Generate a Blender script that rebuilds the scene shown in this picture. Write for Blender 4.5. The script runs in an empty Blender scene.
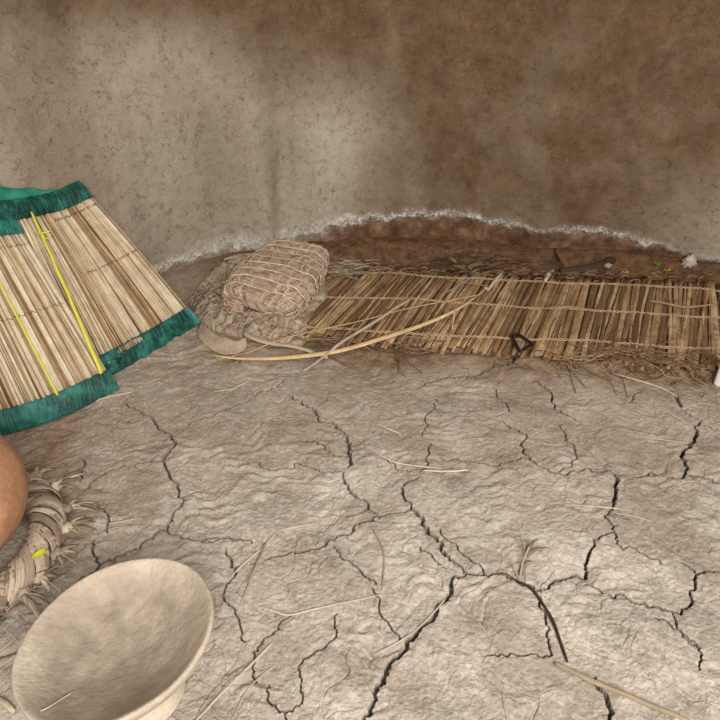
import bpy, math, random
import numpy as np
from mathutils import Vector, Matrix
random.seed(7)
rng = np.random.default_rng(11)
SC = bpy.context.scene
COL = SC.collection
PI = math.pi

# ------------------------------------------------------------------ camera (a person standing in the hut, looking down)
FPX, PITCH, CAMH = 620.0, math.radians(35), 1.5
FW = np.array([0, math.cos(PITCH), -math.sin(PITCH)])
RT = np.array([1.0, 0, 0])
UP = np.array([0, math.sin(PITCH), math.cos(PITCH)])
EYE = np.array([0, 0, CAMH])

def ray(u, v):
    return FW + RT * (u - 360) / FPX + UP * (360 - v) / FPX

def at(u, v, z=0.0):
    """where the photograph's point (u, v) meets the height z"""
    d = ray(u, v)
    return EYE + d * ((z - CAMH) / d[2])

cam = bpy.data.cameras.new('camera')
cam.sensor_width = 36
cam.lens = 36 * FPX / 720
cam.clip_start = 0.05
camo = bpy.data.objects.new('camera', cam)
COL.objects.link(camo)
camo.location = EYE
camo.rotation_euler = (math.radians(90) - PITCH, 0, 0)
SC.camera = camo

# ------------------------------------------------------------------ noise
_perm = np.random.default_rng(3).permutation(512)

def _h(i, j, seed):
    return _perm[(i + _perm[(j + seed * 37) & 511]) & 511]

def pn(x, y, seed=0):
    x = np.asarray(x, float); y = np.asarray(y, float)
    xi = np.floor(x).astype(int); yi = np.floor(y).astype(int)
    xf = x - xi; yf = y - yi
    sx = xf * xf * xf * (xf * (xf * 6 - 15) + 10); sy = yf * yf * yf * (yf * (yf * 6 - 15) + 10)
    def gr(a, b, dx, dy):
        an = _h(a, b, seed) * (2 * PI / 512)
        return np.cos(an) * dx + np.sin(an) * dy
    n00 = gr(xi, yi, xf, yf); n10 = gr(xi + 1, yi, xf - 1, yf)
    n01 = gr(xi, yi + 1, xf, yf - 1); n11 = gr(xi + 1, yi + 1, xf - 1, yf - 1)
    a = n00 + sx * (n10 - n00); b = n01 + sx * (n11 - n01)
    return (a + sy * (b - a)) * 1.45

def fbm(x, y, o=4, seed=0, lac=2.03, gain=.5):
    s = 0; a = 1.0
    for k in range(o):
        s = s + a * pn(x, y, seed + k); x = x * lac + 5.2; y = y * lac + 1.3; a *= gain
    return s

def ridge(x, y, o=3, seed=0):
    s = 0; a = 1.0
    for k in range(o):
        s = s + a * (1 - 2 * np.abs(pn(x, y, seed + k))); x = x * 2.07 + 3.1; y = y * 2.07 + 7.7; a *= .5
    return s

def sstep(a, b, x):
    t = np.clip((x - a) / (b - a), 0, 1)
    return t * t * (3 - 2 * t)

def cells(x, y, seed=0):
    """distance to the nearest border of a scattered cell pattern"""
    xi = np.floor(x).astype(int); yi = np.floor(y).astype(int)
    f1 = np.full(x.shape, 9.0); f2 = np.full(x.shape, 9.0)
    for a in (-1, 0, 1):
        for b in (-1, 0, 1):
            hx = _h(xi + a, yi + b, seed) / 512.; hy = _h(xi + a, yi + b, seed + 9) / 512.
            d = np.hypot(xi + a + hx - x, yi + b + hy - y)
            f2 = np.minimum(f2, np.maximum(f1, d)); f1 = np.minimum(f1, d)
    return f2 - f1

# ------------------------------------------------------------------ materials
def lin(r, g, b):
    c = []
    for v in (r, g, b):
        v /= 255.
        c.append(v / 12.92 if v <= .04045 else ((v + .055) / 1.055) ** 2.4)
    return (*c, 1)

class NT:
    def __init__(s, name, rough=.9, spec=.2):
        s.m = bpy.data.materials.new(name); s.m.use_nodes = True
        s.t = s.m.node_tree; s.b = s.t.nodes['Principled BSDF']
        s.b.inputs['Roughness'].default_value = rough
        s.b.inputs['Specular IOR Level'].default_value = spec
        s.co = s.n('ShaderNodeTexCoord').outputs['Object']
    def n(s, k, **kw):
        x = s.t.nodes.new(k)
        for a, b in kw.items(): setattr(x, a, b)
        return x
    def l(s, a, b): s.t.links.new(a, b)
    def val(s, x, sock):
        if isinstance(x, (int, float)): sock.default_value = x
        elif isinstance(x, tuple): sock.default_value = x
        else: s.l(x, sock)
    def noise(s, scale, detail=6, rough=.6, vec=None, dist=0, stretch=None):
        v = vec or s.co
        if stretch:
            mp = s.n('ShaderNodeMapping'); mp.inputs['Scale'].default_value = stretch; s.l(v, mp.inputs['Vector']); v = mp.outputs[0]
        x = s.n('ShaderNodeTexNoise'); x.inputs['Scale'].default_value = scale; x.inputs['Detail'].default_value = detail
        x.inputs['Roughness'].default_value = rough; x.inputs['Distortion'].default_value = dist
        s.l(v, x.inputs['Vector']); return x.outputs['Fac']
    def vor(s, scale, feat='DISTANCE_TO_EDGE', vec=None, warp=0, wscale=3):
        v = vec or s.co
        if warp:
            nx = s.n('ShaderNodeTexNoise'); nx.inputs['Scale'].default_value = wscale; nx.inputs['Detail'].default_value = 5; s.l(v, nx.inputs['Vector'])
            vm = s.n('ShaderNodeVectorMath', operation='MULTIPLY_ADD'); s.l(nx.outputs['Color'], vm.inputs[0]); vm.inputs[1].default_value = (warp,) * 3; s.l(v, vm.inputs[2]); v = vm.outputs[0]
        x = s.n('ShaderNodeTexVoronoi'); x.feature = feat; x.inputs['Scale'].default_value = scale; s.l(v, x.inputs['Vector'])
        return x.outputs['Distance']
    def attr(s, name):
        x = s.n('ShaderNodeAttribute'); x.attribute_name = name; return x.outputs['Fac']
    def ramp(s, f, stops, interp='LINEAR'):
        x = s.n('ShaderNodeValToRGB'); r = x.color_ramp; r.interpolation = interp
        while len(r.elements) < len(stops): r.elements.new(.5)
        for e, (p, c) in zip(r.elements, stops):
            e.position = p; e.color = c if isinstance(c, tuple) else (c, c, c, 1)
        s.l(f, x.inputs[0]); return x.outputs['Color']
    def mix(s, f, a, b, mode='MIX'):
        x = s.n('ShaderNodeMix', data_type='RGBA', blend_type=mode)
        s.val(f, x.inputs[0]); s.val(a, x.inputs[6]); s.val(b, x.inputs[7]); return x.outputs[2]
    def math(s, op, a, b=0., c=0.):
        x = s.n('ShaderNodeMath', operation=op)
        s.val(a, x.inputs[0]); s.val(b, x.inputs[1]); s.val(c, x.inputs[2]); return x.outputs[0]
    def bump(s, h, strength=.5, dist=.005):
        x = s.n('ShaderNodeBump'); x.inputs['Strength'].default_value = strength; x.inputs['Distance'].default_value = dist
        s.l(h, x.inputs['Height'])
        if s.b.inputs['Normal'].links: s.l(s.b.inputs['Normal'].links[0].from_socket, x.inputs['Normal'])
        s.l(x.outputs[0], s.b.inputs['Normal'])
    def color(s, c): s.val(c, s.b.inputs['Base Color'])

def fibre_mat(name, c0, c1, c2, rough=.85, dirt=None, bs=.4, spec=.15, streak=False):
    """plant fibre: each strand has its own tone, with fine streaks and blotches"""
    t = NT(name, rough, spec)
    tone = t.attr('tone')
    col = t.ramp(tone, [(0, c0), (.5, c1), (1, c2)])
    if streak:
        cv = t.n('ShaderNodeCombineXYZ'); t.l(t.math('MULTIPLY', t.attr('fu'), 420.), cv.inputs[0]); t.l(t.math('MULTIPLY', t.attr('fv'), 9.), cv.inputs[1])
        n = t.noise(1.0, 5, .7, vec=cv.outputs[0])
        col = t.mix(.8, col, t.ramp(n, [(.32, .38), (.62, 1.0)]), 'MULTIPLY')
        col = t.mix(.35, col, t.ramp(t.noise(26, 5, .65), [(.35, .4), (.6, 1.0)]), 'MULTIPLY')
        t.bump(n, .5, .0015)
    else:
        n = t.noise(38, 6, .65)
        col = t.mix(.55, col, t.ramp(n, [(.3, .35), (.7, 1.0)]), 'MULTIPLY')
    if dirt:
        d = t.noise(14, 8, .7)
        col = t.mix(t.ramp(d, [(.45, 0.), (.68, .85)]), col, dirt)
    t.color(col); t.bump(t.noise(160, 5, .7), bs, .003)
    return t.m

M = {}
# cracked earth floor
t = NT('cracked_earth', .95, .1)
base = t.ramp(t.noise(2.6, 9, .65), [(.3, lin(148, 136, 122)), (.5, lin(177, 165, 150)), (.7, lin(200, 189, 175))])
base = t.mix(t.ramp(t.noise(8, 9, .75), [(.45, 0.), (.72, .6)]), base, lin(136, 121, 106))
base = t.mix(t.ramp(t.noise(42, 8, .8, dist=.5), [(.46, 0.), (.72, .75)]), base, lin(222, 212, 198))
base = t.mix(t.ramp(t.noise(70, 8, .8, dist=.8, stretch=(.6, 1.5, 1)), [(.52, 0.), (.70, .7)]), base, lin(118, 103, 88))
base = t.mix(t.ramp(t.noise(190, 4, .7), [(.55, 0.), (.72, .6)]), base, lin(118, 104, 90))
base = t.mix(t.ramp(t.noise(2.1, 4, .5, stretch=(1, 1.3, 1)), [(.66, 0.), (.78, .4)]), base, lin(206, 160, 132))
base = t.mix(t.ramp(t.noise(3.6, 7, .6, dist=.4), [(.47, 0.), (.66, .55)]), base, lin(144, 126, 106))
base = t.mix(t.attr('brown'), base, t.ramp(t.noise(20, 8, .75), [(.3, lin(84, 62, 43)), (.7, lin(152, 122, 92))]))
base = t.mix(t.attr('wet'), base, t.ramp(t.noise(18, 8, .75), [(.35, lin(78, 55, 39)), (.6, lin(122, 92, 67)), (.75, lin(156, 127, 100))]))
t.color(base)
mk = t.ramp(t.noise(6, 5, .6), [(.38, .12), (.62, 1.)])
t.bump(t.math('MULTIPLY', t.noise(90, 9, .75, dist=.8), mk), .6, .005)
t.bump(t.math('MULTIPLY', t.noise(30, 7, .75, dist=1.4, stretch=(.7, 1.4, 1)), mk), .65, .010)
e = t.vor(11, warp=.3, wscale=6)
t.bump(t.math('MULTIPLY', t.ramp(e, [(0, 1.), (.025, 0.)]), t.ramp(t.noise(5, 3), [(.48, 0.), (.58, 1.)])), .6, -.004)
M['earth'] = t.m

# mud plaster of the wall
t = NT('mud_plaster', .93, .12)
pl = t.ramp(t.noise(1.6, 8, .6, stretch=(1, 1, .45)), [(.3, lin(146, 133, 115)), (.5, lin(166, 153, 135)), (.7, lin(183, 171, 153))])
pl = t.mix(t.ramp(t.noise(22, 9, .8), [(.5, 0.), (.75, .5)]), pl, lin(96, 76, 50))
pl = t.mix(t.ramp(t.noise(40, 8, .8), [(.52, 0.), (.75, .45)]), pl, lin(178, 164, 142))
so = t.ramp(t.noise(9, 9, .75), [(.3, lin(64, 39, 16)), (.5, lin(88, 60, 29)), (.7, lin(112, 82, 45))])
pl = t.mix(t.math('MULTIPLY', t.attr('stain_shade'), t.ramp(t.noise(30, 8, .8), [(.3, 1.), (.7, .85)])), pl, so)  # brown stains and painted shade laid over the plaster
pl = t.mix(t.ramp(t.noise(170, 4, .7), [(.55, 0.), (.72, .6)]), pl, lin(78, 58, 36))
pl = t.mix(t.ramp(t.noise(95, 3, .6), [(.66, 0.), (.72, .6)]), pl, lin(70, 54, 36))
sp = t.math('MULTIPLY', t.ramp(t.noise(120, 2, .5), [(.71, 0.), (.74, .8)]), t.ramp(t.noise(3.2, 3, .6), [(.45, 0.), (.6, .7)]))
pl = t.mix(sp, pl, lin(196, 190, 180))
damp = t.attr('damp')
pl = t.mix(damp, pl, t.ramp(t.noise(14, 8, .7), [(.35, lin(72, 50, 35)), (.55, lin(114, 85, 62)), (.75, lin(156, 128, 102))]))
salt = t.attr('salt')
sn = t.noise(60, 9, .85)
pl = t.mix(t.math('MULTIPLY', salt, t.ramp(sn, [(.44, .0), (.56, 1.)])), pl, lin(224, 222, 214))
cr = t.vor(5, warp=.45, wscale=5)
crm = t.math('MULTIPLY', t.ramp(cr, [(0, 1.), (.012, 0.)]), t.ramp(t.noise(5, 4), [(.46, 0.), (.56, 1.)]))
crf = t.vor(17, warp=.22, wscale=14)
crf = t.math('MULTIPLY', t.ramp(crf, [(0, 1.), (.045, 0.)]), t.ramp(t.noise(22, 5, .75), [(.44, 0.), (.62, .8)]))
crm = t.math('MAXIMUM', t.math('MULTIPLY', crm, .6), crf)
pl = t.mix(t.math('MULTIPLY', crm, .85), pl, lin(62, 44, 28))
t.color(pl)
t.bump(t.noise(60, 9, .72), .35, .004)
t.bump(t.math('SUBTRACT', 1., crm), .3, .002)
M['plaster'] = t.m

M['straw'] = fibre_mat('pale_reed', lin(134, 96, 58), lin(212, 182, 142), lin(246, 230, 198), .7, streak=True)
M['thatch'] = fibre_mat('brown_reed', lin(108, 78, 52), lin(178, 141, 101), lin(228, 196, 152), .85, lin(112, 84, 60), streak=True)
M['husk'] = fibre_mat('dry_husk_fibre', lin(122, 98, 80), lin(186, 158, 134), lin(222, 200, 176), .88)
M['netting'] = fibre_mat('dry_cord', lin(172, 146, 120), lin(214, 192, 164), lin(232, 214, 188), .85)
M['bagcloth'] = fibre_mat('dusty_fibre_cloth', lin(134, 113, 93), lin(198, 175, 150), lin(226, 208, 184), .88, lin(116, 96, 76))
M['greyfib'] = fibre_mat('grey_leaf_fibre', lin(134, 116, 96), lin(190, 168, 144), lin(220, 202, 178), .88, streak=True)
M['wood'] = fibre_mat('pale_peeled_wood', lin(206, 166, 114), lin(236, 200, 150), lin(246, 222, 182), .6, streak=True)
M['strawbit'] = fibre_mat('bleached_straw', lin(164, 142, 114), lin(208, 190, 162), lin(238, 224, 202), .8, streak=True)
M['twigdark'] = fibre_mat('dark_twig', lin(66, 50, 38), lin(98, 76, 58), lin(136, 112, 88), .85)
M['leafbrown'] = fibre_mat('brown_dead_leaf', lin(92, 66, 44), lin(134, 104, 74), lin(178, 150, 116), .8)

def plain(name, c, rough=.6, c2=None, scale=30, bs=.2, spec=.3):
    t = NT(name, rough, spec)
    t.color(t.ramp(t.noise(scale, 6, .65), [(.35, c), (.65, c2 or c)])); t.bump(t.noise(scale * 4, 5), bs, .002)
    return t.m
M['twine'] = plain('mat_twine', lin(206, 182, 148), .85, lin(166, 138, 104))
M['yellow'] = plain('yellow_plastic', lin(206, 200, 52), .4, lin(222, 214, 70))
M['leafgreen'] = plain('yellow_green_leaf', lin(186, 182, 44), .5, lin(160, 168, 36))
M['sprout'] = plain('green_leaf', lin(92, 140, 36), .5, lin(120, 160, 44))
M['wire'] = plain('black_rubber', lin(26, 20, 22), .45, lin(36, 28, 30))
M['white'] = plain('white_plastic', lin(216, 212, 204), .4, lin(226, 222, 216))
M['lime'] = plain('white_lime_flake', lin(190, 180, 166), .9, lin(160, 147, 130))
M['thread'] = plain('stitch_thread', lin(126, 100, 70), .8, lin(104, 80, 54))
# green shade-cloth
t = NT('green_woven_cloth', .5, .35)
g = t.ramp(t.noise(16, 6, .6), [(.32, lin(2, 40, 34)), (.5, lin(12, 74, 62)), (.68, lin(44, 118, 104))])
g = t.mix(t.attr('tone'), g, lin(92, 160, 152))  # paints the pale sheen at the binding's right end
t.color(g)
t.bump(t.noise(22, 5, .6, stretch=(1, 1, .5)), .6, .01); t.bump(t.noise(420, 2), .4, .002)
M['green'] = t.m
t = NT('green_woven_cloth_faded', .5, .35)
t.color(t.ramp(t.noise(16, 6, .6), [(.3, lin(20, 100, 82)), (.7, lin(62, 150, 124))])); t.bump(t.noise(300, 2), .4, .002)
M['greenpale'] = t.m
# carved wood of the footed bowl
t = NT('carved_pale_wood', .72, .25)
c = t.ramp(t.noise(5, 8, .6), [(.3, lin(172, 157, 138)), (.5, lin(195, 180, 160)), (.7, lin(212, 198, 178))])
c = t.mix(t.ramp(t.noise(12, 6, .7), [(.55, 0.), (.8, .45)]), c, lin(196, 160, 124))
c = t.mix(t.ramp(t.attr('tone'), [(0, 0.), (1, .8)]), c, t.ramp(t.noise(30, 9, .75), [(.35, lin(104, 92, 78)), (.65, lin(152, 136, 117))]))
c = t.mix(t.ramp(t.noise(70, 7, .75, dist=.6), [(.45, 0.), (.7, .45)]), c, lin(150, 132, 112))
t.color(c); t.bump(t.noise(60, 8, .7), .8, .007); t.bump(t.noise(18, 4, .5), .35, .012)
M['bowl'] = t.m
# terracotta
t = NT('terracotta', .75, .25)
c = t.ramp(t.noise(7, 8, .6), [(.3, lin(150, 104, 76)), (.5, lin(178, 130, 98)), (.7, lin(198, 154, 122))])
c = t.mix(t.ramp(t.noise(5, 6, .7), [(.5, 0.), (.7, .7)]), c, lin(122, 82, 58))
c = t.mix(t.ramp(t.noise(60, 6, .75), [(.5, 0.), (.75, .5)]), c, lin(214, 178, 148))
t.color(c); t.bump(t.noise(110, 5), .2, .003)
M['clay'] = t.m

# ------------------------------------------------------------------ mesh building
def link(name, me, mat, parent=None, smooth=True):
    if mat: me.materials.append(mat)
    o = bpy.data.objects.new(name, me); COL.objects.link(o)
    if smooth and len(me.polygons): me.polygons.foreach_set('use_smooth', [True] * len(me.polygons))
    if parent: 
        o.parent = parent
    return o

def grid_mesh(name, P, attrs=None):
    """P: rows x cols x 3 array -> quad sheet"""
    r, c, _ = P.shape
    me = bpy.data.meshes.new(name)
    idx = np.arange(r * c).reshape(r, c)
    q = np.stack([idx[:-1, :-1], idx[:-1, 1:], idx[1:, 1:], idx[1:, :-1]], -1).reshape(-1, 4)
    n = len(q)
    me.vertices.add(r * c); me.vertices.foreach_set('co', P.reshape(-1).astype(np.float32))
    me.loops.add(n * 4); me.loops.foreach_set('vertex_index', q.reshape(-1).astype(np.int32))
    me.polygons.add(n); me.polygons.foreach_set('loop_start', np.arange(0, n * 4, 4, dtype=np.int32))
    me.polygons.foreach_set('use_smooth', np.ones(n, bool))
    me.update(calc_edges=True)
    for k, a in (attrs or {}).items():
        at_ = me.attributes.new(k, 'FLOAT', 'POINT'); at_.data.foreach_set('value', np.ascontiguousarray(a, np.float32).reshape(-1))
    return me

class MB:
    """collects tubes, ribbons and lumps and links them as one mesh"""
    def __init__(s): s.v = []; s.f = []; s.t = []; s.fu = []; s.fv = []
    def tube(s, *a, **k):
        s.pad(); s._tube(*a, **k)
    def _tube(s, pts, rad, sides=6, tone=.5, flat=1.0, up=(0, 0, 1), cap=True):
        pts = np.asarray(pts, float); n = len(pts)
        rad = np.full(n, rad) if np.isscalar(rad) else np.asarray(rad, float)
        T = np.gradient(pts, axis=0); T /= np.linalg.norm(T, axis=1)[:, None] + 1e-12
        up = np.asarray(up, float)
        if up.ndim == 1: up = np.tile(up, (n, 1))
        X = np.cross(T, up); ln = np.linalg.norm(X, axis=1)[:, None]
        X = np.where(ln < 1e-6, np.array([1., 0, 0]), X / (ln + 1e-12)); Y = np.cross(X, T)
        b = len(s.v); arc = np.concatenate([[0], np.cumsum(np.linalg.norm(np.diff(pts, axis=0), axis=1))]); q0 = random.random() * 9
        for i in range(n):
            for k in range(sides):
                a = 2 * PI * k / sides; s.fu.append(q0 + math.cos(a) * rad[i] + .3 * math.sin(a) * rad[i]); s.fv.append(q0 * 7 + arc[i])
                s.v.append(pts[i] + X[i] * math.cos(a) * rad[i] + Y[i] * math.sin(a) * rad[i] * flat); s.t.append(tone)
        for i in range(n - 1):
            for k in range(sides):
                k2 = (k + 1) % sides
                s.f.append((b + i * sides + k, b + i * sides + k2, b + (i + 1) * sides + k2, b + (i + 1) * sides + k))
        if cap:
            s.f.append(tuple(b + k for k in range(sides))[::-1]); s.f.append(tuple(b + (n - 1) * sides + k for k in range(sides)))
    def sheet(s, P, tone=.5, thick=.002, N=None, keep=None, wrap=False):
        """a thin solid from a rows x cols x 3 array, thickened along N"""
        P = np.asarray(P, float); r, c, _ = P.shape
        if N is None:
            du = np.gradient(P, axis=1); dv = np.gradient(P, axis=0); N = np.cross(du, dv); N /= np.linalg.norm(N, axis=2)[..., None] + 1e-12
        b = len(s.v)
        tone = np.full((r, c), tone) if np.isscalar(tone) else tone
        for Q, in ((P + N * thick / 2,), (P - N * thick / 2,)):
            s.v.extend(Q.reshape(-1, 3)); s.t.extend(tone.reshape(-1))
        o = r * c; ok = np.ones((r - 1, c - 1), bool) if keep is None else keep
        I = lambda i, j: b + i * c + j
        for i in range(r - 1):
            for j in range(c - 1):
                if not ok[i, j]: continue
                q = (I(i, j), I(i, j + 1), I(i + 1, j + 1), I(i + 1, j))
                s.f.append(q); s.f.append(tuple(x + o for x in q[::-1]))
                for (di, dj, a, e) in ((-1, 0, 0, 1), (0, 1, 1, 2), (1, 0, 2, 3), (0, -1, 3, 0)):
                    ii, jj = i + di, j + dj
                    if not (0 <= ii < r - 1 and 0 <= jj < c - 1) or not ok[ii, jj]:
                        s.f.append((q[e], q[a], q[a] + o, q[e] + o))
    def lump(s, c, r, seed=0, tone=.5, n=10, amp=.3, rough=2.0):
        b = len(s.v); c = np.asarray(c); r = np.asarray(r) * np.ones(3)
        for i in range(n + 1):
            th = PI * i / n
            for k in range(2 * n):
                ph = PI * k / n
                d = np.array([math.sin(th) * math.cos(ph), math.sin(th) * math.sin(ph), math.cos(th)])
                a = 1 + amp * float(pn(d[0] * rough + 9 * seed + d[2] * 1.7, d[1] * rough + d[2] * 2.3, seed % 7))
                s.v.append(c + r * d * a); s.t.append(tone)
        for i in range(n):
            for k in range(2 * n):
                k2 = (k + 1) % (2 * n)
                s.f.append((b + i * 2 * n + k, b + (i + 1) * 2 * n + k, b + (i + 1) * 2 * n + k2, b + i * 2 * n + k2))
    def pad(s):
        for k in range(len(s.fu), len(s.v)): s.fu.append(float(s.v[k][0])); s.fv.append(float(s.v[k][1]))
    def build(s, name, mat, parent=None, origin=None, smooth=True, root=None):
        me = bpy.data.meshes.new(name)
        V = np.array(s.v, float); s.pad()
        if parent is not None: V = V - np.array((root or parent).location)
        loc = None
        if origin is not None and parent is None: V = V - np.asarray(origin); loc = origin
        me.from_pydata(V.tolist(), [], s.f); me.update()
        for k_, d_ in (('tone', s.t), ('fu', s.fu), ('fv', s.fv)):
            a = me.attributes.new(k_, 'FLOAT', 'POINT'); a.data.foreach_set('value', np.array(d_, np.float32))
        o = link(name, me, mat, parent, smooth)
        if loc is not None: o.location = loc
        return o

def tag(o, label, cat, group=None, kind=None):
    o['label'] = label; o['category'] = cat
    if group: o['group'] = group
    if kind: o['kind'] = kind
    return o

def empty(name, loc, label, cat, group=None):
    o = bpy.data.objects.new(name, None); COL.objects.link(o); o.location = loc; o.empty_display_size = .05
    return tag(o, label, cat, group)

def spline(pts, n):
    """Catmull-Rom through the points, n samples"""
    P = np.asarray(pts, float)
    if len(P) == 2: return P[0] + (P[1] - P[0]) * np.linspace(0, 1, n)[:, None]
    Q = np.vstack([2 * P[0] - P[1], P, 2 * P[-1] - P[-2]])
    out = []
    for s in np.linspace(0, len(P) - 1 - 1e-9, n):
        i = int(s); t = s - i; a, b, c, d = Q[i:i + 4]
        out.append(.5 * (2 * b + (c - a) * t + (2 * a - 5 * b + 4 * c - d) * t * t + (3 * b - a - 3 * c + d) * t ** 3))
    return np.array(out)

# ------------------------------------------------------------------ the wall's plan: one round mud wall
PLAN = spline([(-2.35, -.6), (-2.15, .4), (-1.85, 1.3), (-1.5, 2.05), (-1.16, 2.58), (-.84, 2.92), (-.45, 3.13), (0, 3.22), (.5, 3.20), (1.0, 3.13),
               (1.5, 3.03), (2.0, 2.86), (2.5, 2.55), (2.95, 2.0), (3.2, 1.2), (3.3, .3)], 1100)
seg = np.linalg.norm(np.diff(PLAN, axis=0), axis=1); S = np.concatenate([[0], np.cumsum(seg)])
TAN = np.gradient(PLAN, axis=0); TAN /= np.linalg.norm(TAN, axis=1)[:, None]
INN = np.stack([TAN[:, 1], -TAN[:, 0]], 1)             # towards the room

def wall_hit(u, v, off=0.):
    d = ray(u, v); k = PLAN + INN * off
    a = np.arctan2(k[:, 0], k[:, 1]); j = int(np.argmin(np.abs(a - math.atan2(d[0], d[1]))))
    t = np.dot(k[j], d[:2]) / np.dot(d[:2], d[:2])
    return EYE + d * t, S[j]

# ------------------------------------------------------------------ floor height
MF0, MF1 = np.array([-.30, 2.98]), np.array([2.35, 2.70])    # far edge of the sleeping mat
MD = np.array([-.33, -.70])                                  # along its stalks, towards the room

def mat_ab(x, y):
    """mat coordinates: a along the far edge (0..1), b across (0 far .. 1 near)"""
    e = MF1 - MF0; det = e[0] * MD[1] - e[1] * MD[0]
    px, py = x - MF0[0], y - MF0[1]
    return (px * MD[1] - py * MD[0]) / det, (e[0] * py - e[1] * px) / det

def wall_dist(x, y):
    x = np.asarray(x, float); y = np.asarray(y, float)
    Pd = PLAN[::10]; out = np.full(x.shape, 9.0)
    for q in Pd: out = np.minimum(out, (x - q[0]) ** 2 + (y - q[1]) ** 2)
    return np.sqrt(out)

def floor_h(x, y):
    x = np.asarray(x, float); y = np.asarray(y, float)
    z = .012 * fbm(x * 1.6, y * 1.6, 2, 1) + .006 * fbm(x * 6, y * 6, 2, 4)
    a, b = mat_ab(x, y)
    m = np.exp(-((b - 1.03) / .045) ** 2) * sstep(-.12, -.02, a) * (.6 + .9 * pn(x * 9, y * 9, 8))
    z = z + .02 * np.clip(m, 0, 2)
    return z + .07 * sstep(.24, .02, wall_dist(x, y))

def mat_z(x, y):
    return floor_h(x, y) * .6 + .014 + .010 * pn(x * 3.1, y * 2.0, 12) + .006

# ------------------------------------------------------------------ floor with its cracks
CR = [
 (2.6, [(126,403),(140,410),(152,416),(160,427),(172,435),(175,446),(164,456),(167,468),(178,482),(178,495),(185,499),(172,517),(167,530),(150,540),(129,552),(114,560),(100,563),(80,583),(50,610)]),
 (1.3, [(167,530),(184,537),(202,539),(217,537),(240,539),(252,543)]),
 (2.0, [(94,539),(92,551),(100,563)]), (1.5, [(81,456),(82,470),(80,482)]), (1.6, [(98,504),(104,511),(107,523),(107,533)]),
 (1.1, [(178,432),(202,418),(223,412),(240,404),(277,388),(300,372)]), (1.1, [(164,456),(140,463),(118,468),(100,476),(84,490)]),
 (2.4, [(288,394),(300,400),(312,407),(318,420),(334,424),(344,432)]), (3.4, [(344,432),(349,446),(351,462),(346,468)]), (2.6, [(344,472),(345,482),(349,488),(363,498),(368,508),(377,514)]),
 (2.3, [(411,510),(387,514),(366,522),(352,533),(334,539),(320,547),(301,552),(282,555),(266,559)]),
 (1.2, [(436,396),(436,408),(425,417),(425,428),(421,437)]), (1.5, [(431,443),(428,451),(429,455),(423,469)]), (2.6, [(418,478),(407,483),(402,493),(411,509)]),
 (4.2, [(411,509),(417,515),(423,521),(428,535),(442,546),(449,561),(459,567)]), (2.6, [(459,567),(467,574),(488,577),(515,580),(535,589)]),
 (4.6, [(467,574),(452,582),(448,597),(436,609),(420,628),(407,640),(389,663),(384,682),(372,706),(362,730),(350,760)]),
 (2.7, [(535,592),(539,590),(554,580),(571,575),(587,575),(585,562),(590,550),(599,538),(614,531)]),
 (2.2, [(501,420),(512,427),(525,434),(530,458),(541,466)]), (1.6, [(541,466),(572,469),(600,470),(615,472)]),
 (3.6, [(615,472),(617,482),(616,495),(613,508)]), (2.2, [(613,508),(605,514),(612,522),(616,532),(617,543)]),
 (1.2, [(530,458),(515,460),(497,465),(468,460),(440,458)]), (1.8, [(615,472),(648,473),(685,473),(700,476),(720,481),(745,486)]),
 (3.2, [(676,396),(681,406)]), (3.2, [(702,420),(697,432),(695,439),(688,448),(681,456),(685,463),(686,473)]), (1.2, [(681,408),(690,415),(702,420)]), (1.3, [(702,425),(720,428),(740,430)]),
 (2.2, [(740,574),(720,571),(709,570),(697,573),(695,588),(693,602),(671,611),(648,607),(615,597),(600,588),(586,583)]),
 (1.7, [(671,611),(676,625),(697,644),(702,659),(699,670)]), (1.2, [(697,644),(680,632),(655,618)]), (1.1, [(682,561),(690,566),(697,573)]),
 (2.2, [(540,596),(546,616),(547,632),(549,656)]), (1.4, [(549,656),(535,654),(515,654),(487,656)]), (3.8, [(596,676),(601,688),(610,714),(620,740)]),
 (2.3, [(226,549),(230,556),(237,566),(235,575),(226,584),(224,598),(229,604)]), (1.3,[(229,604),(238,616),(245,640)]),
 (1.8, [(292,613),(279,628),(262,643),(253,650),(252,674),(256,680)]), (1.5, [(269,683),(270,702),(288,711),(286,724)]), (1.5, [(288,711),(302,703),(301,683),(298,667),(318,650),(336,637),(337,614)]),
 (1.0, [(200,540),(220,538),(249,540)]), (1.6, [(334,545),(340,555),(356,566),(364,576),(376,585)]),
 (3.0, [(519,356),(514,361),(508,366)]), (2.0, [(508,366),(494,364),(484,370),(474,375),(455,376),(443,377),(430,381),(410,388)]),
 (1.6, [(533,380),(545,389),(552,397),(553,409),(568,416),(580,421)]), (1.4, [(493,387),(498,398),(506,404),(509,411)]), (1.1, [(508,366),(535,371),(563,375),(575,378)]),
 (3.4, [(226,342),(228,347),(229,351)]), (1.6, [(229,351),(232,358),(240,364)]), (1.2, [(420,548),(432,560),(440,566)]), (1.2, [(487,577),(470,560),(452,545),(440,530)]),
 (1.0, [(560,470),(566,440),(562,424)]), (1.1, [(642,392),(632,402),(620,406)]), (1.0, [(385,458),(404,470),(423,469)]), (1.4, [(400,640),(388,622),(380,600),(372,588)]),
 (1.2, [(617,543),(640,552),(662,562)]), (1.2, [(300,440),(325,446),(346,455)]), (1.0, [(246,462),(270,470),(300,462),(320,470),(344,472)]), 
]
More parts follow.
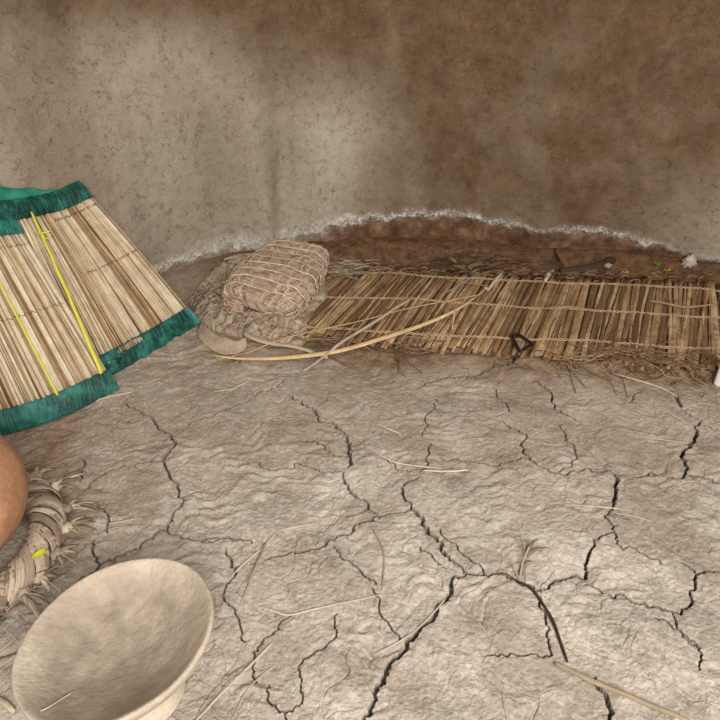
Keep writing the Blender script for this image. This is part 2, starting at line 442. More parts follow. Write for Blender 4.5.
def build_floor():
    yy = np.linspace(.1, 3.42, 6000); den = np.cumsum(1 / (yy ** 2 + 1.6)); den = (den - den[0]) / (den[-1] - den[0])
    y = np.interp(np.linspace(0, 1, 1320), den, yy); nr = len(y)
    tt = np.concatenate([np.linspace(-1.0, -.64, 60)[:-1], np.linspace(-.64, .66, 1400), np.linspace(.66, 1.06, 60)[1:]]); nc = len(tt)
    Y = np.repeat(y[:, None], nc, 1); X = (Y + .85) * tt[None, :] * .93
    Z = floor_h(X, Y)
    # flaky, trowelled relief
    wx = X + .05 * fbm(X * 7, Y * 7, 2, 21); wy = Y + .05 * fbm(X * 7, Y * 7, 2, 25)
    Z += .0024 * fbm(wx * 14, wy * 19, 3, 30)
    fl = pn(wx * 11 + wy * 6, wy * 26 - wx * 9, 41); k = fl * 5
    Z += .0030 * (np.floor(k) + sstep(.75, 1, k - np.floor(k)))/2 * sstep(-.3, .3, pn(X * 3, Y * 3, 44))
    Z += .0013 * np.clip(ridge(wx * 24, wy * 34, 3, 50), -.4, 2)
    Z += .0016 * fbm(X * 80, Y * 80, 3, 60)
    # fine crazing
    c = cells(wx * 9, wy * 9, 5)
    Z -= .006 * sstep(.035, 0, c) * sstep(.0, .3, pn(X * 4.1, Y * 4.1, 70))
    # the big cracks
    D = np.zeros_like(Z); OX = np.zeros_like(Z); OY = np.zeros_like(Z); SHL = np.zeros_like(Z); r = np.random.default_rng(5)
    W = .93
    for w, pts in CR:
        P = [at(*p)[:2] for p in pts]
        for it in range(3):                                      # ragged edges
            out = [P[0]]
            for a, b in zip(P[:-1], P[1:]):
                d = b - a; m = (a + b) / 2 + np.array([-d[1], d[0]]) * r.normal(0, .16 if it else .10)
                out += [m, b]
            P = out
        n = len(P) - 1
        for i, (a, b) in enumerate(zip(P[:-1], P[1:])):
            m = (a + b) / 2; sl = math.sqrt(m[0] ** 2 + m[1] ** 2 + CAMH ** 2)
            end = min(1, 4 * (i + 1) / n, 4 * (n - i) / n) * .5 + .5
            hw = max(.40 * w * sl / FPX * end * (.7 + .55 * r.random()), .0017)
            lo, hi = np.minimum(a, b) - .03, np.maximum(a, b) + .03
            i0, i1 = np.searchsorted(y, [lo[1], hi[1]])
            if i1 <= i0: continue
            xs0 = lo[0] / ((lo[1] if lo[0] < 0 else hi[1]) + .85) / W if False else min(lo[0] / (lo[1] + .85), lo[0] / (hi[1] + .85)) / W
            xs1 = max(hi[0] / (lo[1] + .85), hi[0] / (hi[1] + .85)) / W
            j0, j1 = np.searchsorted(tt, [xs0, xs1])
            if j1 <= j0: continue
            xx = X[i0:i1, j0:j1]; yy = Y[i0:i1, j0:j1]
            d = b - a; L = max(d @ d, 1e-9)
            s = np.clip(((xx - a[0]) * d[0] + (yy - a[1]) * d[1]) / L, 0, 1)
            dist = np.hypot(xx - a[0] - s * d[0], yy - a[1] - s * d[1])
            dep = min(.055, .018 + hw * 8); q = dist / hw
            new = dep * np.clip((1.08 - q) * 3.5, 0, 1)
            win = D[i0:i1, j0:j1]; up = new > win
            win[up] = new[up]
            # the crack widens below its lips, as drying mud does
            px, py = xx - a[0] - s * d[0], yy - a[1] - s * d[1]
            und = (.9 * hw + .004) / np.maximum(dist, 1e-6) * np.clip((1.0 - q) * 4, 0, 1)
            OX[i0:i1, j0:j1][up] = (px * und)[up]; OY[i0:i1, j0:j1][up] = (py * und)[up]
            SHL[i0:i1, j0:j1] = np.maximum(SHL[i0:i1, j0:j1], .0014 * np.clip(1 - dist / (hw * 3), 0, 1))
    Z -= D + SHL
    a, b = mat_ab(X, Y)
    br = (.6 * sstep(.25, .05, b - 1 + .1 * fbm(X * 5, Y * 5, 3, 81)) + .5 * sstep(1.25, .1, b - 1 + .45 * fbm(X * 2.3, Y * 2.3, 3, 80)) * (.6 + .55 * sstep(-.1, .35, a))) * sstep(-.35, .2, a + .15 * fbm(X * 3, Y * 3, 2, 84)) * .75
    br = np.maximum(br, .35 * sstep(.3, .7, fbm(X * 1.5 + 3, Y * 1.5, 3, 90)) * sstep(1.2, 1.9, Y))
    br = np.maximum(br, np.exp(-((X + 1.12) ** 2 + (Y - 1.45) ** 2) / .22) * (.6 + .5 * fbm(X * 5, Y * 5, 4, 97)))
    br = np.clip(br, 0, .9)
    wd = wall_dist(X[::4, ::4], Y[::4, ::4]).repeat(4, 0).repeat(4, 1)[:nr, :nc]
    wet = sstep(.40, .22, wd + .03 * fbm(X * 6, Y * 6, 3, 95)) * sstep(-1.3, -.5, X)
    me = grid_mesh('floor', np.stack([X + OX, Y + OY, Z], -1), {'brown': br, 'wet': wet})
    ins = D > .002; flat = ins[:-1, :-1] | ins[1:, :-1] | ins[:-1, 1:] | ins[1:, 1:]
    me.polygons.foreach_set('use_smooth', ~flat.reshape(-1))
    o = link('floor', me, M['earth'], smooth=False); o['kind'] = 'structure'
    g = MB(); n = 24
    xs = np.linspace(-5, 5, n); ys = np.linspace(-4, 5, n)
    g.sheet(np.stack([*np.meshgrid(xs, ys), np.full((n, n), -.13)], -1), thick=.02)
    o2 = g.build('ground', M['earth']); o2['kind'] = 'structure'
build_floor()

# ------------------------------------------------------------------ wall
def build_wall():
    ns, nz = 1100, 380
    z = np.concatenate([np.linspace(-.12, 1.45, 330), np.linspace(1.47, 2.5, 50)])
    s = S
    SS, ZZ = np.meshgrid(s, z)
    az = np.arctan2(PLAN[:, 0], PLAN[:, 1])
    off = .016 * fbm(SS * 1.3, ZZ * .9, 2, 101) + .006 * fbm(SS * 5, ZZ * 5, 3, 105) + .0018 * fbm(SS * 24, ZZ * 24, 3, 110)
    # soft upright folds in the plaster
    for u, amp, wd in ((262, .055, .09), (284, -.05, .06), (545, .035, .10), (600, -.012, .1), (380, .015, .12), (70, -.02, .12), (110, .02, .1)):
        _, s0 = wall_hit(u, 200)
        off += amp * np.exp(-((SS - s0 + .03 * np.sin(ZZ * 5 + u)) / wd) ** 2) * sstep(1.3, .3, ZZ + 0 * SS)
    # tide line of the rising damp
    tl = [(-60,300,.30),(100,292,.30),(170,266,.8),(220,252,1),(265,246,1),(300,237,.9),(340,225,1),(380,219,1),(430,216,1),(470,218,1.1),(500,224,.8),(530,230,.35),(560,231,.7),(595,233,.9),(640,242,.8),(672,250,.35),(720,263,.3),(760,275,.3)]
    hs = []; zs = []; ws = []
    for u, v, w in tl:
        p, s0 = wall_hit(u, v); hs.append(s0); zs.append(p[2]); ws.append(w)
    tz = np.interp(SS, hs, zs) + .018 * fbm(SS * 9, SS * 0 + 2, 3, 120); wt = np.interp(SS, hs, ws)
    d = ZZ - tz
    n1 = fbm(SS * 11, ZZ * 11, 4, 130)
    damp = sstep(.015, -.02, d + .02 * n1)
    salt = np.exp(-((d - .012 + .016 * n1) / (.019 * (.5 + .7 * wt))) ** 2) * wt * np.clip(.95 + .9 * fbm(SS * 5, ZZ * 2, 3, 135), .1, 1.4)
    # the left end of the tide line is broader and powdery
    sl = np.interp(SS, [wall_hit(150, 200)[1], wall_hit(200, 200)[1], wall_hit(330, 200)[1], wall_hit(360, 200)[1]], [0, 1, .8, 0])
    salt = np.maximum(salt, .75 * sl * np.exp(-((d - .02) / .065) ** 2) * np.clip(.6 + .7 * n1, 0, 1))
    dampw = np.interp(SS, [wall_hit(60, 200)[1], wall_hit(300, 200)[1], wall_hit(345, 200)[1]], [.45, .6, 1])
    off = off - .012 * damp * dampw + .004 * damp * n1
    # smoke and run-off stains, with shade painted in at the top and right
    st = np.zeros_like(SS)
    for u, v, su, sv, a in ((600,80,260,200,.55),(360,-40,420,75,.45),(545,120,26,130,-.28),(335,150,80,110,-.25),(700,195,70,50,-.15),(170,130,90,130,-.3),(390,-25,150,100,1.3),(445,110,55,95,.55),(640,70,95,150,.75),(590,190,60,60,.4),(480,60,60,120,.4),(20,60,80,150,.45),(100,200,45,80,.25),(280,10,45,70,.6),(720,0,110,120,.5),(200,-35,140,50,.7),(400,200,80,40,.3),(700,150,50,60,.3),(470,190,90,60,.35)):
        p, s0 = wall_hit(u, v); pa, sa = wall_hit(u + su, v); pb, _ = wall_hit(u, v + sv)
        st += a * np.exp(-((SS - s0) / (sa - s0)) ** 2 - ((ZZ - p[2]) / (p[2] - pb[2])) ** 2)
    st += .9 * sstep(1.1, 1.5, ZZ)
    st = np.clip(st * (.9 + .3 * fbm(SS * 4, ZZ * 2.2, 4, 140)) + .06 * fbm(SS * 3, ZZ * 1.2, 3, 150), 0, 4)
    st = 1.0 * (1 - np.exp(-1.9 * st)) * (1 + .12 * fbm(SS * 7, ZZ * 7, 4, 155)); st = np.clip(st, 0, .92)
    X = PLAN[None, :, 0] + INN[None, :, 0] * off; Y = PLAN[None, :, 1] + INN[None, :, 1] * off
    me = grid_mesh('wall_back', np.stack([X, Y, ZZ], -1), {'damp': damp * dampw, 'salt': np.clip(salt, 0, 1), 'stain_shade': st})
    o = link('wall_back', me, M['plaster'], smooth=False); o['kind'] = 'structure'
    m = o.modifiers.new('thickness', 'SOLIDIFY'); m.thickness = .16; m.offset = -1
    return o
WALL = build_wall()

# ------------------------------------------------------------------ green bordered reed mat against the wall
def ruled(top, bot, n=200):
    T = []
    for u, v, off in top: T.append(wall_hit(u, v, off)[0])
    B = [at(u, v, z) for u, v, z in bot]
    return spline(T, n), spline(B, n)

def leaning_mat():
    root = empty('reed_mat', at(110, 388, 0), 'pale reed mat with green cloth borders leaning against the mud wall', 'mat')
    back = ruled([(78, 181, .05), (46, 194, .06), (-15, 203, .07), (-95, 212, .07)], [(199, 322, .012), (150, 352, .012), (60, 400, .012), (-40, 440, .012)])
    front = ruled([(11, 213, .10), (-50, 216, .11), (-130, 222, .11)], [(118, 387, .015), (50, 418, .015), (-50, 445, .015)])
    def surf(R, s, t, o=0.):
        T, B = R; i = s * (len(T) - 1); k = int(min(max(i, 0), len(T) - 2)); fr = i - k
        a = B[k] + (B[k + 1] - B[k]) * fr; b = T[k] + (T[k + 1] - T[k]) * fr
        p = a + (b - a) * t
        dx = (B[k + 1] - B[k]) / np.linalg.norm(B[k + 1] - B[k]); dy = (b - a) / np.linalg.norm(b - a)
        n = np.cross(dy, dx); n /= np.linalg.norm(n)
        if n @ (EYE - p) < 0: n = -n
        sag = .012 * math.sin(PI * t) - .004
        return p + n * (o + sag), n
    def panel(R, name, smax, lo, hi, seed):
        r = random.Random(seed); m = MB(); s = .004
        L = np.linalg.norm(np.diff(R[1], axis=0), axis=1).sum()
        while s < smax:
            w = r.choice([.004, .0055, .007, .009, .012]) ; ds = w / L
            sk = r.uniform(-.004, .004)
            pts, nn, rad = [], [], []
            o = r.uniform(-.005, .006)
            for t in np.linspace(lo + r.uniform(-.015, .0), hi + r.uniform(-.012, .015), 9):
                p, n = surf(R, min(.995, max(.002, s + ds / 2 + sk * (t - .5))), t, o + .0015 * math.sin(t * 9 + s * 300)); pts.append(p); nn.append(n); rad.append(w * .56 * (1.08 - .22 * t) * r.uniform(.94, 1.04))
            m.tube(pts, rad, 8, tone=min(1, max(0, r.gauss(.6, .33))), flat=.5, up=np.array(nn))
            s += ds * .93
        return m.build(name, M['straw'], root)
    panel(back, 'reed_panel', .62, .07, .94, 1)
    panel(front, 'reed_panel', .95, .07, .95, 2)
    def band(R, s0, s1, t0, t1, name, mat, off, seed, holes=(), ragged=.006, tone0=0., end_sheen=0., rows=16):
        cols = max(30, int((s1 - s0) * 260))
        P = np.zeros((rows, cols, 3)); N = np.zeros((rows, cols, 3)); tn = np.zeros((rows, cols)); keep = np.ones((rows - 1, cols - 1), bool)
        for j in range(cols):
            s = s0 + (s1 - s0) * j / (cols - 1)
            e0 = ragged * float(fbm(s * 60, seed, 3, seed)); e1 = ragged * float(fbm(s * 45, seed + 5, 3, seed + 3))
            for i in range(rows):
                f = i / (rows - 1); t = t0 + e0 + (t1 + e1 - t0 - e0) * f
                wr = .0028 * float(fbm(s * 55 + f * 2.2, f * 1.4, 3, seed + 6)) + .0007 * math.sin(s * 420 + f * 3 + 2 * math.sin(s * 60))
                p, n = surf(R, s, t, off + wr + .006 * math.sin(PI * f))
                P[i, j] = p; N[i, j] = n; tn[i, j] = tone0 + end_sheen * float(sstep(.05, .0, s - .002)) 
                for (hs, ht, ws, wt) in holes:
                    if i < rows - 1 and j < cols - 1 and ((s - hs) / ws) ** 2 + ((f - ht) / wt) ** 2 < 1 + .5 * float(pn(s * 90, f * 5, 3)): keep[i, j] = False
        m = MB(); m.sheet(P, tn, .0025, N, keep); 
        m.sheet(P - N * .018, tn * .5, .002, N)            # the cloth passes behind the reed ends too
        return m.build(name, mat, root)
    band(back, .0, .56, -.01, .115, 'cloth_binding', M['green'], .010, 3, holes=((.385, .78, .065, .15), (.47, .42, .028, .15)), end_sheen=.6)
    band(back, .0, .75, .895, 1.0, 'cloth_binding', M['green'], .010, 13)
    band(front, .0, .96, -.015, .105, 'cloth_binding', M['green'], .012, 23, tone0=.06)
    band(front, .0, .9, .885, 1.0, 'cloth_binding', M['green'], .012, 33)
    # the rolled-over border behind the top edge
    rows, cols = 6, 60; P = np.zeros((rows, cols, 3))
    fl = spline([wall_hit(u, v, .03)[0] for u, v in ((64, 191), (40, 189), (0, 187), (-60, 188), (-110, 192))], cols)
    fb = spline([wall_hit(u, v, .055)[0] for u, v in ((66, 196), (40, 205), (0, 212), (-60, 216), (-110, 222))], cols)
    for i in range(rows): P[i] = fb + (fl - fb) * i / (rows - 1) + np.array([0, 0, .004]) * np.sin(np.arange(cols) * .5 + i)[:, None]
    m = MB(); m.sheet(P, .1, .003); m.build('border_fold', M['greenpale'], root)
    # yellow plastic straps
    def strap(R, s, s2, t0, t1, o):
        P = np.zeros((40, 3, 3)); N = np.zeros((40, 3, 3))
        for i in range(40):
            t = t0 + (t1 - t0) * i / 39
            for j in range(3):
                ss = s + (s2 - s) * i / 39 + (j - 1) * (.0075 if R is front else .042)
                P[i, j], N[i, j] = surf(R, max(0, ss), t, o + .0015 * math.sin(i * .7))
        m = MB(); m.sheet(P, .5, .0018, N); return m.build('yellow_strap', M['yellow'], root)
    across = ruled([(29, 210, .10), (0, 210, .10)], [(104, 379, .07), (60, 402, .07)])
    st = strap(across, .06, .06, .03, .97, .034); st['label'] = 'bright yellow plastic strap'
    strap(front, .40, .40, .09, .80, .014)
    m = MB()                                                # knot of the strap near the top
    p, n = surf(across, .06, .84, .036); q = p + np.array([.03, .01, .006])
    m.tube(spline([p - np.array([.022, -.003, .004]), p + n * .006, q], 12), .003, 6); m.tube(spline([p + n * .004, p + np.array([.012, 0, -.02]), q + np.array([0, 0, -.012])], 10), .002, 6)
    m.build('strap_knot', M['yellow'], st, root=root)
    # rows of stitching across the reeds
    for R, s0, s1, t, k in ((back, .0, .39, .54, 1), (front, .0, .9, .50, 2), (back, .0, .39, .855, 3), (front, .01, .9, .83, 4)):
        m = MB(); pts = []
        for i in range(140):
            s = s0 + (s1 - s0) * i / 139; pts.append(surf(R, s, t + .006 * math.sin(i * .9) + .004 * float(pn(i * .2, k, 4)), .0055 + .0032 * math.sin(i * 1.3))[0])
        m.tube(pts, .0014, 5); m.build('stitch_thread', M['thread'], root)
leaning_mat()

# ------------------------------------------------------------------ sleeping mat of tied stalks
def sleeping_mat():
    c = MF0 + (MF1 - MF0) * .5 + MD * .5
    root = empty('sleeping_mat', (c[0], c[1], 0), 'long brown sleeping mat of tied stalks laid along the foot of the wall', 'mat')
    r = random.Random(4); m = MB(); e = MF1 - MF0; L = np.linalg.norm(e); a = .045
    while a < .87:
        w = (.0105 + .011 * min(1, max(0, a * 1.5 - .3))) * r.uniform(.55, 1.45)
        lo, hi = -.03 + r.uniform(-.035, .03), .93 + .09 * min(1, max(0, a * 3 - .8)) + r.uniform(-.05, .05)
        sk = r.gauss(0, .008); o = r.uniform(-.005, .006); tone = min(1, max(0, r.gauss(.5, .30)))
        n = 11; pts = []
        ph = r.random() * 6
        for b in np.linspace(lo, hi, n):
            p = MF0 + e * (a + sk * (b - .5) + .0012 * math.sin(b * 5 + ph)) + MD * b
            z = float(mat_z(p[0], p[1])) + o + .003 * math.sin(b * 7 + ph)
            if b > .9: z -= (b - .9) * .10
            pts.append((p[0], p[1], z))
        m.tube(pts, [w * .62 * r.uniform(.8, 1.14) for _ in range(n)], 7, tone, .5)
        if r.random() < .25:                                # a split sliver riding on top
            b0 = r.uniform(0, .7); q = []
            for b in np.linspace(b0, b0 + r.uniform(.12, .4), 6):
                p = MF0 + e * (a + r.uniform(-.001, .001) + .01 * (b - b0)) + MD * b; q.append((p[0], p[1], float(mat_z(p[0], p[1])) + .011 + .004 * math.sin(b * 20)))
            m.tube(q, [.002, .0035, .004, .004, .003, .0015], 5, min(1, tone + .3), .5)
        a += w / L * .84
    m.build('stalk_panel', M['thatch'], root)
    for k, b0 in enumerate((.09, .45, .84)):
        m = MB()
        for sgn in (0, PI):
            pts = []
            for i in range(720):
                aa = .05 + .82 * i / 719; b = b0 + .012 * float(pn(aa * 9, k * 3., 3)) + .0065 * math.sin(i * .42 + sgn) * (.7 + .3 * float(pn(aa * 30, 1., 5)))
                p = MF0 + e * aa + MD * b
                pts.append((p[0], p[1], float(mat_z(p[0], p[1])) + .0115 + .004 * math.cos(i * .42 + sgn)))
            m.tube(pts, .0023, 5, .5)
        m.build('twine', M['twine'], root)
sleeping_mat()

# ------------------------------------------------------------------ generic strewn pieces
def surf_z(x, y):
    a, b = mat_ab(x, y)
    on = (b > -.03) & (b < 1.0) & (a > 0)
    return np.where(on, mat_z(x, y) + .012, np.maximum(floor_h(x, y) + .003, np.where((b >= 1.0) & (b < 1.08) & (a > 0), mat_z(x, y) + .012 * (1.08 - b) / .08, -1)))

def strew(name, px, w, mat, label, cat='straw', group=None, tone=.6, lift=0., flat=.6, taper=.5, hump=0., parent=None, sides=6, n=None):
    P = spline([at(u, v, .01) for u, v in px], n or max(14, 5 * len(px)))
    z = surf_z(P[:, 0], P[:, 1])
    sl = np.linalg.norm(P.mean(0) - EYE); r0 = .5 * w * sl / FPX
    f = np.linspace(0, 1, len(P))
    k = np.ones(9) / 9; zp = np.pad(z, 4, mode='edge'); z = np.maximum(z, np.convolve(zp, k, 'valid'))
    P[:, 2] = z + r0 * flat * .8 + lift + hump * np.sin(PI * f)
    rad = r0 * (1 - taper * np.abs(2 * f - 1) ** 3) * (1 + .08 * np.sin(f * 23))
    m = MB(); m.tube(P, rad, sides, tone, flat)
    o = m.build(name, M[mat], parent, origin=None if parent else P[len(P) // 2])
    if not parent: tag(o, label, cat, group)
    return o, P

G1 = 'dry straws strewn on the cracked floor'
ST = [
 ('straw', [(196,720),(222,690),(250,663),(273,640)], 2.6, 'strawbit', 'long pale straw lying slantwise just right of the footed bowl', .75),
 ('straw', [(231,574),(248,558),(263,546)], 2.2, 'strawbit', 'short pale straw crossing the crack beside the split leaf sheath', .6),
 ('straw', [(276,531),(296,525),(316,521)], 2.4, 'strawbit', 'short straight pale straw at the upper tip of the split leaf sheath', .7),
 ('straw', [(259,604),(275,609),(292,613),(335,603),(382,594)], 2.0, 'strawbit', 'long bent straw across the floor, kinked near its left end', .7),
 ('straw', [(231,719),(246,689),(262,673),(277,662)], 1.7, 'strawbit', 'faint thin straw curving up beside the long slanting pale straw', .45),
 ('straw', [(364,444),(392,460),(420,465),(442,467)], 1.9, 'strawbit', 'curved pale straw sweeping right, just above a straight white one', .8),
 ('straw', [(423,470),(446,470),(469,469)], 2.5, 'strawbit', 'straight whitish straw lying level between two branching cracks', .95),
 ('straw', [(384,475),(408,476),(431,474)], 1.5, 'strawbit', 'thin dull straw just left of the straight whitish one', .3),
 ('straw', [(376,423),(388,428),(401,433)], 2.0, 'strawbit', 'short pale straw on the bare floor in front of the bow', .75),
 ('straw', [(373,530),(382,547),(384,564),(382,589)], 1.6, 'strawbit', 'thin brown straw curving downward left of the widest crack', .15),
 ('straw', [(374,653),(408,635),(428,618),(446,599)], 1.8, 'strawbit', 'pale straw running along the widest crack at the bottom', .6),
 ('straw', [(571,503),(599,504),(633,508)], 1.8, 'strawbit', 'pale straw lying level across the upright dark crack', .7),
 ('straw', [(613,510),(634,514),(655,520)], 1.8, 'strawbit', 'pale straw sloping away right of the upright dark crack', .55),
 ('straw', [(647,532),(668,543),(689,557)], 1.6, 'strawbit', 'dull thin straw slanting toward the right-hand looping crack', .15),
 ('straw', [(612,374),(657,386),(678,396)], 2.4, 'strawbit', 'long tan straw in front of the mat, pointing at a dark gash in the floor', .45),
 ('straw', [(654,404),(672,413),(691,424)], 1.6, 'strawbit', 'thin straw slanting past the dark gash near the right edge', .5),
 ('straw', [(80,405),(106,398),(134,391)], 2.0, 'strawbit', 'straight pale straw under the lower edge of the green bordered mat', .8),
 ('straw', [(134,390),(139,397),(143,404)], 1.8, 'strawbit', 'short straw bit touching the end of the straw below the green mat', .35),
 ('straw', [(108,522),(122,520),(137,517)], 1.4, 'strawbit', 'faint straw between the clay pot and the long left crack', .75),
 ('rootlet', [(181,498),(196,490),(212,491),(233,487)], 1.8, 'husk', 'thin pinkish rootlet springing from the long left crack', .2),
 ('straw', [(460,604),(478,622),(492,640)], 1.3, 'strawbit', 'hair thin straw on the floor right of the widest crack', .5),
 ('straw', [(250,380),(232,388),(214,391)], 1.6, 'strawbit', 'short pale straw on bare floor below the left tip of the bow', .8),
 ('straw', [(345,512),(330,530)], 1.3, 'strawbit', 'tiny straw beside the crack junction in mid floor', .4),
 ('straw', [(640,436),(690,442)], 1.4, 'strawbit', 'thin straw lying on brown earth left of the dark zigzag crack', .6),
 ('straw', [(540,690),(572,712)], 1.3, 'strawbit', 'short straw near the bottom edge, below the bark covered stick', .5),
]
for i, (nm, px, w, mt, lb, tn) in enumerate(ST):
    strew(nm, px, w, mt, lb, 'straw' if nm == 'straw' else 'root', G1, tn)

o, P = strew('leaf_sheath', [(241,600),(252,575),(264,545),(277,531)], 2.6, 'greyfib', 'split dry leaf sheath with two long narrow blades lying above the kinked straw', 'leaf', None, .6, flat=.4)
P2 = spline([at(u, v, .01) for u, v in ((248, 582), (256, 565), (265, 543))], 14); P2[:, 2] = surf_z(P2[:, 0], P2[:, 1]) + .008
m = MB(); m.tube(P2 - P[len(P) // 2], .0035 * np.linspace(.6, 1, 14), 6, .3, .4); me_o = m.build('blade', M['greyfib'], None); me_o.parent = o
strew('root', [(516,581),(526,585),(535,592),(552,617),(561,640),(568,660)], 3.0, 'twigdark', 'dark curved root bending away from the dry weed', 'root', None, .0, flat=1, taper=.3)
o, P = strew('stick', [(555,662),(575,671),(601,683),(628,694),(654,706),(690,722)], 5.0, 'strawbit', 'brown bark covered stick lying near the lower right', 'stick', None, .08, flat=.9, taper=.35)
m = MB(); m.lump(P[0], (.006, .006, .005), 3, .9, 6); m.build('bare_tip', M['strawbit'], o) if False else None
strew('stick', [(-12,695),(2,701),(14,711)], 5.5, 'strawbit', 'pale stick poking out from under the left rim of the footed bowl', 'stick', None, .6, flat=.9)
strew('twig', [(-8,657),(4,655),(20,650)], 2.4, 'leafbrown', 'thin brown twig left of the footed bowl', 'twig', None, .5)

# dry weed with a few stems and curled leaves
def weed():
    b = at(519, 581); root = empty('dry_weed', (b[0], b[1], 0), 'small dry weed with curled grey leaves rooted in a crack', 'plant')
    def stem(px, h, w, nm, mt='greyfib', tone=.5, flat=1.):
        n = len(px); P = [at(u, v, 0) for u, v in px]
        P = spline([np.array([p[0], p[1], float(floor_h(p[0], p[1])) + h * i / (n - 1) + .003]) for i, p in enumerate(P)], 12)
        f = np.linspace(0, 1, 12); m = MB(); m.tube(P, w * (1.05 - .8 * f ** 2) if flat < 1 else np.full(12, w), 6, tone, flat); m.build(nm, M[mt], root)
    stem([(519,581),(522,566),(527,555)], .03, .0028, 'stem'); stem([(519,581),(514,572),(511,566)], .02, .002, 'stem')
    stem([(526,557),(530,550),(536,548)], .035, .006, 'leaf', flat=.2, tone=.0); stem([(526,558),(536,554),(547,556)], .03, .006, 'leaf', flat=.2, tone=.15); stem([(521,575),(526,566),(532,568)], .02, .006, 'leaf', flat=.2, tone=.1)
    stem([(525,560),(518,547),(510,534)], .02, .0012, 'stem'); stem([(525,560),(520,540),(516,528)], .02, .0012, 'stem'); stem([(519,581),(500,588),(484,598)], .004, .0012, 'rootlet'); stem([(516,582),(506,576),(494,577)], .006, .0014, 'rootlet', 'twigdark')
weed()

# ------------------------------------------------------------------ bow, arrow stick, strips
def bow():
    px = [(213,357),(235,358.5),(262,359),(300,357.5),(340,353),(380,343),(420,331),(450,319),(470,307),(485,294)]
    P = spline([at(u, v, .02) for u, v in px], 60); f = np.linspace(0, 1, 60)
    z = surf_z(P[:, 0], P[:, 1]) + .010; c3 = np.polyfit(f, z, 3); zf = np.polyval(c3, f)
    P[:, 2] = zf + max(0, float((z - zf).max()) * .6)
    root = empty('bow', tuple(P[30]), 'long pale curved wooden bow lying across the near edge of the sleeping mat', 'bow')
    m = MB(); m.tube(P, .0125 * np.clip(1.02 - np.abs(2 * f - .95) ** 2.6, .22, 1), 10, .55, .6); limb = m.build('bow_limb', M['wood'], root)
    m = MB(); m.lump(P[-1] + np.array([0, 0, .002]), (.010, .010, .008), 2, .3, 8); m.build('bow_tip', M['wood'], root)
    q = at(452, 331, .03); q0 = P[int(.80 * 59)]; q[2] = surf_z(q[0], q[1]) + .01
    m = MB(); m.tube(spline([q0, (q0 + q) / 2 + np.array([0, 0, .002]), q], 8), [.006, .005, .005, .004, .004, .003, .003, .002], 6, .6); m.build('side_shoot', M['wood'], root)
    A = P[1].copy(); B = P[-2].copy(); m = MB()
    S_ = A + (B - A) * np.linspace(0, 1, 60)[:, None]
    mid = [at(u, v, .03) for u, v in ((213,357),(262,346),(300,336),(360,323),(420,309),(484,296))]
    S_ = spline(mid, 60); S_[:, 2] = surf_z(S_[:, 0], S_[:, 1]) + .008
    k = np.ones(7) / 7; S_[:, 2] = np.maximum(np.convolve(np.pad(S_[:, 2], 3, mode='edge'), k, 'valid'), S_[:, 2] - .003); S_[0] = P[1]; S_[-1] = P[-2]
    m.tube(S_, .0026, 6, .35); b = m.build('bow_string', M['wood'], root); b['label'] = 'thin tan bowstring'
bow()
strew('stick', [(303,374),(330,357),(360,339),(388,322),(411,308)], 3.6, 'strawbit', 'slender straight stick crossing the pale bow', 'stick', None, .45, lift=.016, flat=.8, taper=.4)
strew('husk_strip', [(266,329),(252,335),(247,339),(254,344),(269,347),(300,351),(328,357)], 6.5, 'strawbit', 'flat bent strip of dry husk between stuffed cushion and bow', 'husk', None, .55, flat=.3, taper=.4)
strew('husk_strip', [(541,313),(560,311),(584,312)], 5, 'leafbrown', 'frayed flat strip lying on the middle twine of the sleeping mat', 'husk', None, .75, flat=.35, taper=.7)
strew('root', [(647,307),(664,309),(682,312),(700,311),(714,310)], 2.4, 'leafbrown', 'thin dry root resting on the right part of the sleeping mat', 'root', None, .85, flat=1, lift=.004)
strew('straw', [(440,300),(455,292),(470,283),(489,276)], 1.6, 'strawbit', 'thin straw on the brown mat beside the right tip of the bow', 'straw', None, .3)
strew('stalk', [(487,296),(495,285),(503,275)], 3.5, 'strawbit', 'loose pale stalk sticking out of the mat beside the bow tip', 'straw', None, .9, flat=.6)
strew('stalk', [(544,286),(549,277),(553,271)], 5, 'strawbit', 'short stub of pale stalk jutting from the far edge of the mat', 'straw', None, .75, flat=.6)
strew('straw', [(444,283),(470,288),(500,293)], 1.4, 'leafbrown', 'brown straw lying across the stalks by the far twine', 'straw', None, .9)

# broad curled husk by the green border
def husk():
    px = [(199,325),(204,335),(213,342),(225,347),(238,348),(247,343)]
    P = spline([at(u, v, .02) for u, v in px], 26); f = np.linspace(0, 1, 26)
    T = np.gradient(P, axis=0); Sd = np.stack([-T[:, 1], T[:, 0], 0 * f], 1); Sd /= np.linalg.norm(Sd, axis=1)[:, None]
    w = .034 * np.sin(PI * np.clip(f * .96 + .03, 0, 1)) ** .6
    R_ = []
    for j in np.linspace(-1, 1, 9):
        q = P + Sd * (w * j)[:, None]; q[:, 2] = floor_h(q[:, 0], q[:, 1]) + .006 + .026 * (j * .5 + .5) ** 1.6 + .003 * np.sin(f * 9); R_.append(q)
    m = MB(); m.sheet(np.array(R_), .55, .0025)
    m.tube(np.array(R_)[4] + np.array([0, 0, .002]), .002, 5, .8)
    tag(m.build('dry_husk', M['greyfib'], origin=P[12]), 'broad grey curled leaf husk beside the corner of the green border', 'husk')
husk()

